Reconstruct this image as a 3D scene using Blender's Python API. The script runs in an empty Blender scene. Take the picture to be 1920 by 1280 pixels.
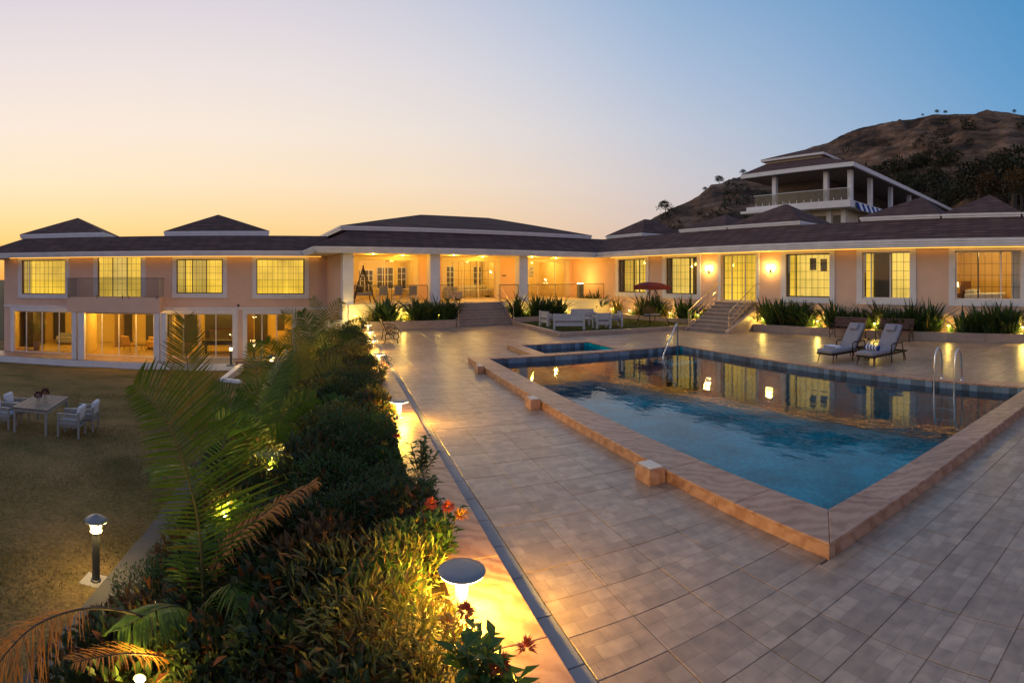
import bpy, bmesh, math, random
from mathutils import Vector, Matrix
R = math.radians
sc = bpy.context.scene
col = sc.collection
# ------------------------------------------------------------------ camera
# The photograph is a cylindrical panorama: F pixels per radian, horizon row HY, and the column XV that looks along +Y.
F, HY, XV, HC = 1013.4, 519.7, 634.0, 2.7
cd = bpy.data.cameras.new('camera'); cam = bpy.data.objects.new('camera', cd); col.objects.link(cam); sc.camera = cam
cd.type = 'PANO'; cd.panorama_type = 'CENTRAL_CYLINDRICAL'
cd.central_cylindrical_range_u_min = -960 / F; cd.central_cylindrical_range_u_max = 960 / F
cd.central_cylindrical_range_v_min = -(1280 - HY) / F; cd.central_cylindrical_range_v_max = HY / F
cd.central_cylindrical_radius = 1.0
cam.location = (0, 0, HC); cam.rotation_euler = (math.pi / 2, 0, -(960 - XV) / F)
cd.clip_start = 0.05; cd.clip_end = 8000
# ------------------------------------------------------------------ sky
SUN_AZ = (60 - XV) / F            # the glow is at the left edge of the picture
w = bpy.data.worlds.new('World'); sc.world = w; w.use_nodes = True
nt = w.node_tree; N = nt.nodes; L = nt.links; N.clear()
def nd(tree, kind, **kw):
    n = tree.nodes.new(kind)
    for k, v in kw.items(): setattr(n, k, v)
    return n
def s2l(c):
    return tuple(((v / 255) / 12.92 if v / 255 <= .04045 else ((v / 255 + .055) / 1.055) ** 2.4) for v in c)
def build_sky():
    tc = nd(nt, 'ShaderNodeTexCoord'); nrm = nd(nt, 'ShaderNodeVectorMath', operation='NORMALIZE'); L.new(tc.outputs['Generated'], nrm.inputs[0])
    sep = nd(nt, 'ShaderNodeSeparateXYZ'); L.new(nrm.outputs[0], sep.inputs[0])
    flat = nd(nt, 'ShaderNodeVectorMath', operation='MULTIPLY'); flat.inputs[1].default_value = (1, 1, 0); L.new(nrm.outputs[0], flat.inputs[0])
    fn = nd(nt, 'ShaderNodeVectorMath', operation='NORMALIZE'); L.new(flat.outputs[0], fn.inputs[0])
    dt = nd(nt, 'ShaderNodeVectorMath', operation='DOT_PRODUCT'); dt.inputs[1].default_value = (math.sin(SUN_AZ), math.cos(SUN_AZ), 0); L.new(fn.outputs[0], dt.inputs[0])
    ramps = []
    # height above the horizon (sine of elevation) against colour, towards the glow / 50 degrees off / 100 degrees off / opposite
    for stops in SKY_STOPS:
        r = nd(nt, 'ShaderNodeValToRGB'); r.color_ramp.interpolation = 'LINEAR'
        el = r.color_ramp.elements
        while len(el) < len(stops): el.new(.5)
        for e, (p, c) in zip(el, stops): e.position = p; e.color = s2l(c) + (1,)
        L.new(sep.outputs['Z'], r.inputs[0]); ramps.append(r.outputs[0])
    cur = ramps[3]
    for k, (lo, hi) in ((2, (-1.0, -.28)), (1, (-.50, .80)), (0, (.32, 1.06))):
        mr = nd(nt, 'ShaderNodeMapRange', interpolation_type='SMOOTHSTEP'); mr.inputs[1].default_value = lo; mr.inputs[2].default_value = hi
        L.new(dt.outputs['Value'], mr.inputs[0])
        mx = nd(nt, 'ShaderNodeMix', data_type='RGBA'); L.new(mr.outputs[0], mx.inputs[0]); L.new(cur, mx.inputs[6]); L.new(ramps[k], mx.inputs[7]); cur = mx.outputs[2]
    ns = nd(nt, 'ShaderNodeTexSky', sky_type='NISHITA', sun_disc=False, sun_elevation=R(.5), sun_rotation=SUN_AZ, ozone_density=4.0, dust_density=1.5)
    b1 = nd(nt, 'ShaderNodeBackground'); L.new(ns.outputs[0], b1.inputs[0]); b1.inputs[1].default_value = .05
    b2 = nd(nt, 'ShaderNodeBackground'); L.new(cur, b2.inputs[0]); b2.inputs[1].default_value = 1.02
    ad = nd(nt, 'ShaderNodeAddShader'); L.new(b1.outputs[0], ad.inputs[0]); L.new(b2.outputs[0], ad.inputs[1])
    out = nd(nt, 'ShaderNodeOutputWorld'); L.new(ad.outputs[0], out.inputs[0])
SKY_STOPS = [
    [(0, (248, 172, 82)), (.05, (252, 196, 106)), (.10, (254, 214, 144)), (.17, (254, 226, 184)), (.26, (248, 230, 208)), (.36, (238, 224, 216)), (.46, (222, 212, 216)), (.75, (160, 168, 194)), (1, (120, 138, 176))],
    [(0, (230, 176, 140)), (.05, (230, 190, 162)), (.10, (230, 200, 180)), (.17, (226, 208, 198)), (.26, (212, 208, 212)), (.36, (188, 198, 216)), (.46, (160, 184, 212)), (.75, (118, 146, 186)), (1, (120, 138, 176))],
    [(0, (150, 160, 186)), (.05, (146, 166, 194)), (.10, (134, 166, 200)), (.17, (114, 162, 202)), (.26, (94, 154, 200)), (.36, (78, 146, 196)), (.46, (68, 138, 190)), (.75, (88, 128, 176)), (1, (120, 138, 176))],
    [(0, (202, 164, 162)), (.05, (208, 168, 166)), (.10, (212, 172, 172)), (.17, (206, 174, 178)), (.26, (192, 170, 182)), (.36, (174, 164, 184)), (.46, (158, 158, 184)), (.75, (134, 147, 181)), (1, (120, 138, 176))]]
build_sky()
# the sun has just set: a very weak, very soft glow from the bright part of the horizon
sl = bpy.data.lights.new('sun', 'SUN'); sl.energy = .55; sl.angle = R(25); sl.color = (1, .72, .45)
so = bpy.data.objects.new('sun', sl); col.objects.link(so)
_d = Vector((-math.sin(SUN_AZ), -math.cos(SUN_AZ), -math.tan(R(9)))).normalized(); so.rotation_euler = _d.to_track_quat('-Z', 'Y').to_euler()
sc.view_settings.view_transform = 'Standard'; sc.view_settings.look = 'None'; sc.view_settings.exposure = 0.0; sc.view_settings.gamma = 1.0
sc.view_settings.use_curve_mapping = False
sc.render.engine = 'CYCLES'
cy = sc.cycles
cy.use_denoising = True; cy.max_bounces = 6; cy.diffuse_bounces = 3; cy.glossy_bounces = 4; cy.transmission_bounces = 6; cy.transparent_max_bounces = 10
cy.sample_clamp_indirect = 4.0; cy.sample_clamp_direct = 0.0; cy.caustics_reflective = False; cy.caustics_refractive = False
cy.use_light_tree = True; cy.blur_glossy = .5
# ------------------------------------------------------------------ helpers
BETA = -(448.0 - XV) / F          # the villa stands turned by this much against the pool
CB, SB = math.cos(BETA), math.sin(BETA)
def B(u, v, z=0.0): return Vector((u * CB - v * SB, u * SB + v * CB, z))
def P(x, y, z=0.0):               # photo pixel -> point on the level z
    a = (x - XV) / F; r = (HC - z) * F / (y - HY); return Vector((r * math.sin(a), r * math.cos(a), z))
def Pr(x, y, r):                  # photo pixel -> point at horizontal distance r
    a = (x - XV) / F; return Vector((r * math.sin(a), r * math.cos(a), HC - (y - HY) * r / F))
def UF(x, v): return v * math.tan((x - 448.0) / F)      # photo column -> u on a plane v = const of the villa
def VW(x, u): return u / math.tan((x - 448.0) / F)      # photo column -> v on a plane u = const of the villa
def ZF(x, y, v): return HC - (y - HY) * v / math.cos((x - 448.0) / F) / F
def ZW(x, y, u): return HC - (y - HY) * u / math.sin((x - 448.0) / F) / F
BASE = {}
def tag(o, label=None, cat=None, group=None, kind=None):
    if label: o['label'] = label
    if cat: o['category'] = cat
    if group: o['group'] = group
    if kind: o['kind'] = kind
    return o
def thing(name, label, cat, loc=(0, 0, 0), rz=0.0, group=None, base=(0, 0, 0)):
    o = bpy.data.objects.new(name, None); o.empty_display_size = .2; col.objects.link(o)
    o.location = loc; o.rotation_euler = (0, 0, rz); tag(o, label, cat, group); BASE[o.name] = Vector(base); return o
class MB:
    def __init__(s): s.v = []; s.f = []
    def add(s, vs, fs):
        k = len(s.v); s.v += [Vector(p) for p in vs]; s.f += [tuple(i + k for i in f) for f in fs]; return s
    def box(s, x0, x1, y0, y1, z0, z1):
        if x0 > x1: x0, x1 = x1, x0
        if y0 > y1: y0, y1 = y1, y0
        if z0 > z1: z0, z1 = z1, z0
        return s.add([(x0, y0, z0), (x1, y0, z0), (x1, y1, z0), (x0, y1, z0), (x0, y0, z1), (x1, y0, z1), (x1, y1, z1), (x0, y1, z1)],
                     [(0, 3, 2, 1), (4, 5, 6, 7), (0, 1, 5, 4), (1, 2, 6, 5), (2, 3, 7, 6), (3, 0, 4, 7)])
    def tri(s, *p): return s.add(p, [tuple(range(len(p)))])
    def prism(s, poly, z0, z1):
        n = len(poly); vs = [(x, y, z0) for x, y in poly] + [(x, y, z1) for x, y in poly]
        fs = [tuple(range(n - 1, -1, -1)), tuple(range(n, 2 * n))] + [(i, (i + 1) % n, n + (i + 1) % n, n + i) for i in range(n)]
        return s.add(vs, fs)
    def extr(s, poly, d):          # 3-D polygon swept by vector d
        n = len(poly); d = Vector(d); a = [Vector(p) for p in poly]
        return s.add(a + [p + d for p in a], [tuple(range(n - 1, -1, -1)), tuple(range(n, 2 * n))] + [(i, (i + 1) % n, n + (i + 1) % n, n + i) for i in range(n)])
    def bar(s, p0, p1, wx, wy, up=(0, 0, 1)):
        p0 = Vector(p0); p1 = Vector(p1); d = (p1 - p0).normalized(); up = Vector(up)
        if abs(d.dot(up)) > .98: up = Vector((0, 1, 0))
        a = d.cross(up).normalized() * wx / 2; b = a.cross(d).normalized() * wy / 2
        vs = [p0 - a - b, p0 + a - b, p0 + a + b, p0 - a + b, p1 - a - b, p1 + a - b, p1 + a + b, p1 - a + b]
        return s.add(vs, [(0, 1, 2, 3), (7, 6, 5, 4), (0, 4, 5, 1), (1, 5, 6, 2), (2, 6, 7, 3), (3, 7, 4, 0)])
    def tube(s, pts, r, n=8, cap=True):
        pts = [Vector(p) for p in pts]; m = len(pts); rs = r if isinstance(r, (list, tuple)) else [r] * m
        k = len(s.v); prev = None
        for i, p in enumerate(pts):
            d = (pts[min(i + 1, m - 1)] - pts[max(i - 1, 0)]).normalized()
            if prev is None:
                t = Vector((0, 0, 1)) if abs(d.z) < .9 else Vector((1, 0, 0)); a = d.cross(t).normalized()
            else:
                a = (prev - d * prev.dot(d)).normalized()
            prev = a; b = d.cross(a)
            for j in range(n):
                g = 2 * math.pi * j / n; s.v.append(p + (a * math.cos(g) + b * math.sin(g)) * rs[i])
        for i in range(m - 1):
            for j in range(n):
                s.f.append((k + i * n + j, k + i * n + (j + 1) % n, k + (i + 1) * n + (j + 1) % n, k + (i + 1) * n + j))
        if cap:
            s.f.append(tuple(k + j for j in range(n - 1, -1, -1))); s.f.append(tuple(k + (m - 1) * n + j for j in range(n)))
        return s
    def lathe(s, prof, n=16, c=(0, 0, 0)):
        c = Vector(c); k = len(s.v); m = len(prof)
        for r, z in prof:
            for j in range(n):
                g = 2 * math.pi * j / n; s.v.append(c + Vector((r * math.cos(g), r * math.sin(g), z)))
        for i in range(m - 1):
            for j in range(n):
                s.f.append((k + i * n + j, k + i * n + (j + 1) % n, k + (i + 1) * n + (j + 1) % n, k + (i + 1) * n + j))
        if prof[0][0] > 1e-4: s.f.append(tuple(k + j for j in range(n - 1, -1, -1)))
        if prof[-1][0] > 1e-4: s.f.append(tuple(k + (m - 1) * n + j for j in range(n)))
        return s
    def mesh(s, name, mat, off=(0, 0, 0), smooth=False):
        me = bpy.data.meshes.new(name); o = Vector(off)
        me.from_pydata([tuple(p - o) for p in s.v], [], s.f); me.update()
        if mat: me.materials.append(mat)
        if smooth: me.polygons.foreach_set('use_smooth', [True] * len(me.polygons))
        return me
    def build(s, name, mat, parent=None, smooth=False, bevel=0.0, loc=None, kind=None):
        off = BASE.get(parent.name, Vector((0, 0, 0))) if parent else Vector((0, 0, 0))
        if loc is not None: off = Vector(loc)
        o = bpy.data.objects.new(name, s.mesh(name, mat, off, smooth)); col.objects.link(o)
        if parent: o.parent = parent; BASE[o.name] = off
        if loc is not None and not parent: o.location = loc
        if bevel:
            b = o.modifiers.new('bevel', 'BEVEL'); b.width = bevel; b.segments = 2; b.limit_method = 'ANGLE'
        if kind: o['kind'] = kind
        return o
def one(name, mb, mat, label, cat, loc, group=None, **kw):   # a thing that is a single mesh
    return tag(mb.build(name, mat, loc=loc, **kw), label, cat, group)
def put(me, name, parent=None, loc=(0, 0, 0), rot=(0, 0, 0), scale=1.0):
    o = bpy.data.objects.new(name, me); col.objects.link(o); o.location = loc; o.rotation_euler = rot
    o.scale = (scale,) * 3 if not isinstance(scale, (tuple, list)) else scale
    if parent: o.parent = parent
    return o
def copy_tree(o, parent=None):
    c = o.copy(); col.objects.link(c); c.parent = parent
    for ch in list(o.children):
        if ch.type != 'LIGHT': copy_tree(ch, c)
    return c
def point_light(loc, energy, parent=None, color=(1, .60, .16), size=.05, name='light'):
    l = bpy.data.lights.new(name, 'POINT'); l.energy = energy; l.color = color; l.shadow_soft_size = size
    o = bpy.data.objects.new(name, l); col.objects.link(o); o.location = loc
    if parent: o.parent = parent
    return o
# ------------------------------------------------------------------ materials
MATS = {}
def mat(name, c, rough=.6, c2=None, scale=3.0, bump=0.0, bscale=30.0, metal=0.0, spec=.5, detail=4, rnd=0.0, emit=0.0, ecol=None, coat=0.0):
    m = bpy.data.materials.new(name); m.use_nodes = True; t = m.node_tree; p = t.nodes['Principled BSDF']; MATS[name] = m
    p.inputs['Base Color'].default_value = (*c, 1); p.inputs['Roughness'].default_value = rough; p.inputs['Metallic'].default_value = metal
    p.inputs['Specular IOR Level'].default_value = spec
    if coat: p.inputs['Coat Weight'].default_value = coat
    tc = nd(t, 'ShaderNodeTexCoord')
    src = None
    if c2:
        n = nd(t, 'ShaderNodeTexNoise'); n.inputs['Scale'].default_value = scale; n.inputs['Detail'].default_value = detail; t.links.new(tc.outputs['Object'], n.inputs['Vector'])
        cr = nd(t, 'ShaderNodeMapRange'); cr.inputs[1].default_value = .32; cr.inputs[2].default_value = .68; t.links.new(n.outputs[0], cr.inputs[0])
        mx = nd(t, 'ShaderNodeMix', data_type='RGBA'); t.links.new(cr.outputs[0], mx.inputs[0]); mx.inputs[6].default_value = (*c, 1); mx.inputs[7].default_value = (*c2, 1)
        src = mx.outputs[2]
    if rnd:
        oi = nd(t, 'ShaderNodeObjectInfo'); mr = nd(t, 'ShaderNodeMapRange'); mr.inputs[3].default_value = 1 - rnd; mr.inputs[4].default_value = 1 + rnd; t.links.new(oi.outputs['Random'], mr.inputs[0])
        hs = nd(t, 'ShaderNodeHueSaturation'); t.links.new(mr.outputs[0], hs.inputs['Value'])
        if src: t.links.new(src, hs.inputs['Color'])
        else: hs.inputs['Color'].default_value = (*c, 1)
        src = hs.outputs[0]
    if src: t.links.new(src, p.inputs['Base Color'])
    if bump:
        n2 = nd(t, 'ShaderNodeTexNoise'); n2.inputs['Scale'].default_value = bscale; n2.inputs['Detail'].default_value = 3; t.links.new(tc.outputs['Object'], n2.inputs['Vector'])
        bp = nd(t, 'ShaderNodeBump'); bp.inputs['Strength'].default_value = bump; bp.inputs['Distance'].default_value = .02; t.links.new(n2.outputs[0], bp.inputs['Height']); t.links.new(bp.outputs[0], p.inputs['Normal'])
    if emit:
        p.inputs['Emission Color'].default_value = (*(ecol or c), 1); p.inputs['Emission Strength'].default_value = emit
    return m
M = MATS
WARM = (1.0, .60, .16)
mat('stucco', (.80, .535, .385), .85, (.74, .495, .355), 1.2, .25, 60, spec=.2)
mat('white', (.80, .76, .74), .6, (.72, .68, .66), 2.0, .1, 40)
mat('fascia', (.78, .75, .74), .55, (.64, .61, .60), 1.5)
mat('cream', (.72, .62, .48), .7, (.68, .58, .45), 1.5)
mat('frame_white', (.72, .70, .68), .4)
mat('frame_dark', (.06, .055, .05), .45)
mat('grille', (.05, .04, .03), .5)
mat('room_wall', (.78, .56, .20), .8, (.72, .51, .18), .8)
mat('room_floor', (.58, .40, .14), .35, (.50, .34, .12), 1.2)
mat('room_dark', (.06, .05, .045), .4)
mat('concrete', (.30, .29, .28), .85, (.24, .23, .22), 2.0, .2, 40)
mat('terracotta', (.36, .22, .15), .6, (.30, .19, .13), 2.5, .15, 30)
mat('step_stone', (.30, .25, .22), .5, (.22, .18, .16), 3.0, .2, 40, rnd=.08)
mat('planter_stone', (.38, .28, .23), .5, (.30, .22, .19), 2.0, .1, 40, rnd=.08)
mat('dark_stone', (.065, .062, .062), .8, (.045, .043, .043), 2.5, .3, 40)
mat('soil', (.045, .032, .022), .95, (.03, .022, .016), 4.0, .6, 25)
mat('grout', (.13, .095, .07), .9)
mat('steel', (.72, .70, .68), .16, metal=1.0)
mat('brass_steel', (.75, .60, .42), .22, metal=1.0)
mat('iron', (.018, .013, .011), .42, metal=.4)
mat('dark_metal', (.05, .055, .06), .4, metal=.3)
mat('wood_red', (.13, .045, .03), .5, (.09, .03, .02), 8.0)
mat('white_wood', (.46, .46, .47), .55, (.38, .38, .40), 6.0, .15, 40)
mat('grey_wood', (.115, .10, .092), .6, (.085, .075, .07), 6.0, .1, 40)
mat('beige_weave', (.38, .33, .27), .8, (.32, .28, .23), 40.0)
mat('chair_frame', (.27, .27, .27), .55, (.22, .22, .22), 6.0)
mat('cushion', (.27, .26, .29), .9, (.24, .23, .26), 3.0, .3, 180)
mat('cushion_blue', (.33, .42, .48), .9, (.29, .37, .43), 3.0, .3, 180)
mat('pillow_white', (.62, .62, .66), .9, (.55, .55, .60), 4.0, .3, 120)
mat('towel_white', (.75, .76, .78), .95, bump=.4, bscale=200)
mat('towel_blue', (.012, .04, .22), .95, bump=.4, bscale=200)
mat('canopy_red', (.20, .018, .018), .8, (.15, .012, .012), 3.0, .2, 100)
mat('wicker', (.035, .028, .022), .7, (.06, .045, .035), 60.0)
mat('porcelain', (.8, .78, .76), .2)
mat('flower_dark', (.09, .008, .02), .7, (.16, .015, .04), 30)
mat('flower_red', (.55, .06, .02), .6, (.62, .16, .03), 20)
mat('flower_gold', (.75, .40, .05), .6, (.70, .28, .04), 20)
mat('glass_pink', (.7, .25, .22), .1)
mat('lamp_white', (.75, .74, .72), .45)
mat('lamp_grey', (.16, .17, .19), .4, metal=.2)
mat('glow', (1, .8, .5), .5, emit=22.0, ecol=(1, .74, .34))
mat('glow_soft', (1, .8, .5), .5, emit=5.0, ecol=(1, .74, .34))
mat('glow_lantern', (1, .8, .5), .5, emit=5.0, ecol=(1, .78, .42))
mat('gold_fabric', (.55, .33, .08), .85, bump=.2, bscale=120)
mat('sofa_light', (.65, .58, .45), .9)
mat('picture', (.55, .50, .40), .6, (.16, .13, .10), 6.0)
mat('hill_tree', (.020, .030, .016), .9, (.035, .042, .022), 1.0)
def glass_mat():
    m = bpy.data.materials.new('window_glass'); m.use_nodes = True; t = m.node_tree; t.nodes.clear(); MATS['window_glass'] = m
    tr = nd(t, 'ShaderNodeBsdfTransparent'); tr.inputs[0].default_value = (.93, .93, .90, 1)
    gl = nd(t, 'ShaderNodeBsdfGlossy'); gl.inputs['Roughness'].default_value = .03
    lw = nd(t, 'ShaderNodeLayerWeight'); lw.inputs[0].default_value = .5
    pw = nd(t, 'ShaderNodeMath', operation='POWER'); pw.inputs[1].default_value = 5; t.links.new(lw.outputs['Facing'], pw.inputs[0])
    fr = nd(t, 'ShaderNodeMath', operation='MULTIPLY_ADD'); fr.inputs[1].default_value = .94; fr.inputs[2].default_value = .05; t.links.new(pw.outputs[0], fr.inputs[0])
    mx = nd(t, 'ShaderNodeMixShader'); t.links.new(fr.outputs[0], mx.inputs[0]); t.links.new(tr.outputs[0], mx.inputs[1]); t.links.new(gl.outputs[0], mx.inputs[2])
    o = nd(t, 'ShaderNodeOutputMaterial'); t.links.new(mx.outputs[0], o.inputs[0])
    m2 = m.copy(); m2.name = 'frosted_glass'; MATS['frosted_glass'] = m2
    for n in m2.node_tree.nodes:
        if n.type == 'BSDF_TRANSPARENT': n.inputs[0].default_value = (.80, .81, .80, 1)
    for n in m2.node_tree.nodes:
        if n.type == 'BSDF_GLOSSY': n.inputs['Roughness'].default_value = .35
glass_mat()
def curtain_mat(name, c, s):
    # emission stands in for room lamps behind the curtain; noise paints light through folds
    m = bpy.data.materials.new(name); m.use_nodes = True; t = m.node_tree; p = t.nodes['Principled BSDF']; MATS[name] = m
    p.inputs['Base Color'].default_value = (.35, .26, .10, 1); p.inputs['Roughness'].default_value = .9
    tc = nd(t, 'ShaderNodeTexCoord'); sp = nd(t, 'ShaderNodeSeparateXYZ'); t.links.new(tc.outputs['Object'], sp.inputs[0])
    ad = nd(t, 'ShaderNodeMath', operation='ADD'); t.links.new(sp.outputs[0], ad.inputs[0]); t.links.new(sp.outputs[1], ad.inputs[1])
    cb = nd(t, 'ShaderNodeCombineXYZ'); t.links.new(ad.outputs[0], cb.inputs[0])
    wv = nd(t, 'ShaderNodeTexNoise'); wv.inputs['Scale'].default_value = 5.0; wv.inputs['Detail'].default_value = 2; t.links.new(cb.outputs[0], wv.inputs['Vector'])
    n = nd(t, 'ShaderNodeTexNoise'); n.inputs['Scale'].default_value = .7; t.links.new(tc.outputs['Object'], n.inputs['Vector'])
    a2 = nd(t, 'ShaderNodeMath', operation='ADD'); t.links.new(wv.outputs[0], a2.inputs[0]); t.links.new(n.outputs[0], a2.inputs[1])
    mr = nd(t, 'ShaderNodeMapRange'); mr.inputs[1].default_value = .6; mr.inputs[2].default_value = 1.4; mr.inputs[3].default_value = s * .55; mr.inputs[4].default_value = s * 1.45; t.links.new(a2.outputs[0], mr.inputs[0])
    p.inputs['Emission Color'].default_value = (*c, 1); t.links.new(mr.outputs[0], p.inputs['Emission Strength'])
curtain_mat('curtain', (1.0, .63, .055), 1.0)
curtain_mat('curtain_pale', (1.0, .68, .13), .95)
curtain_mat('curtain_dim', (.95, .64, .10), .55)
def shingle_mat():
    m = mat('shingle', (.070, .040, .036), .9, (.10, .055, .047), 1.3, spec=.12); t = m.node_tree; p = t.nodes['Principled BSDF']
    tc = nd(t, 'ShaderNodeTexCoord'); sp = nd(t, 'ShaderNodeSeparateXYZ'); t.links.new(tc.outputs['Object'], sp.inputs[0])
    ad = nd(t, 'ShaderNodeMath', operation='ADD'); t.links.new(sp.outputs[0], ad.inputs[0]); t.links.new(sp.outputs[1], ad.inputs[1])
    cb = nd(t, 'ShaderNodeCombineXYZ'); t.links.new(ad.outputs[0], cb.inputs[0])
    zz = nd(t, 'ShaderNodeMath', operation='MULTIPLY'); zz.inputs[1].default_value = 2.3; t.links.new(sp.outputs[2], zz.inputs[0]); t.links.new(zz.outputs[0], cb.inputs[1])
    br = nd(t, 'ShaderNodeTexBrick'); br.inputs['Scale'].default_value = 1.0; br.inputs['Brick Width'].default_value = .8; br.inputs['Row Height'].default_value = .34; br.inputs['Mortar Size'].default_value = .03
    br.inputs['Color1'].default_value = (.090, .046, .040, 1); br.inputs['Color2'].default_value = (.165, .092, .074, 1); br.inputs['Mortar'].default_value = (.022, .014, .014, 1)
    t.links.new(cb.outputs[0], br.inputs['Vector'])
    bc = p.inputs['Base Color'].links[0].from_socket
    mx = nd(t, 'ShaderNodeMix', data_type='RGBA'); mx.inputs[0].default_value = .75; t.links.new(bc, mx.inputs[6]); t.links.new(br.outputs[0], mx.inputs[7]); t.links.new(mx.outputs[2], p.inputs['Base Color'])
    bp = nd(t, 'ShaderNodeBump'); bp.inputs['Strength'].default_value = .6; bp.inputs['Distance'].default_value = .03; t.links.new(br.outputs['Fac'], bp.inputs['Height']); bp.invert = True; t.links.new(bp.outputs[0], p.inputs['Normal'])
shingle_mat()
def coping_mat():
    m = bpy.data.materials.new('sandstone'); m.use_nodes = True; t = m.node_tree; p = t.nodes['Principled BSDF']; MATS['sandstone'] = m
    tc = nd(t, 'ShaderNodeTexCoord'); oi = nd(t, 'ShaderNodeObjectInfo')
    vm = nd(t, 'ShaderNodeVectorMath', operation='SCALE'); vm.inputs['Scale'].default_value = 30; cb = nd(t, 'ShaderNodeCombineXYZ')
    for k in range(3): t.links.new(oi.outputs['Random'], cb.inputs[k])
    t.links.new(cb.outputs[0], vm.inputs[0]); va = nd(t, 'ShaderNodeVectorMath'); t.links.new(tc.outputs['Object'], va.inputs[0]); t.links.new(vm.outputs[0], va.inputs[1])
    wv = nd(t, 'ShaderNodeTexWave', bands_direction='DIAGONAL'); wv.inputs['Scale'].default_value = 2.2; wv.inputs['Distortion'].default_value = 16; wv.inputs['Detail'].default_value = 5; wv.inputs['Detail Scale'].default_value = .55; wv.inputs['Detail Roughness'].default_value = .6
    t.links.new(va.outputs[0], wv.inputs['Vector'])
    ns = nd(t, 'ShaderNodeTexNoise'); ns.inputs['Scale'].default_value = 1.7; ns.inputs['Detail'].default_value = 7; ns.inputs['Distortion'].default_value = 1.2; t.links.new(va.outputs[0], ns.inputs['Vector'])
    cm = nd(t, 'ShaderNodeMix', data_type='FLOAT'); cm.inputs[0].default_value = .68; t.links.new(wv.outputs['Fac'], cm.inputs[2]); t.links.new(ns.outputs[0], cm.inputs[3])
    cr = nd(t, 'ShaderNodeValToRGB'); cr.color_ramp.elements[0].color = (.27, .125, .066, 1); cr.color_ramp.elements[0].position = .25; cr.color_ramp.elements[1].color = (.47, .275, .175, 1); cr.color_ramp.elements[1].position = .75
    e = cr.color_ramp.elements.new(.45); e.color = (.38, .205, .125, 1); t.links.new(cm.outputs[0], cr.inputs[0])
    hs = nd(t, 'ShaderNodeHueSaturation'); mr = nd(t, 'ShaderNodeMapRange'); mr.inputs[3].default_value = .9; mr.inputs[4].default_value = 1.08; t.links.new(oi.outputs['Random'], mr.inputs[0]); t.links.new(mr.outputs[0], hs.inputs['Value']); t.links.new(cr.outputs[0], hs.inputs['Color'])
    t.links.new(hs.outputs[0], p.inputs['Base Color']); p.inputs['Roughness'].default_value = .42
    bp = nd(t, 'ShaderNodeBump'); bp.inputs['Strength'].default_value = .12; bp.inputs['Distance'].default_value = .01; t.links.new(wv.outputs[0], bp.inputs['Height']); t.links.new(bp.outputs[0], p.inputs['Normal'])
coping_mat()
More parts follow.
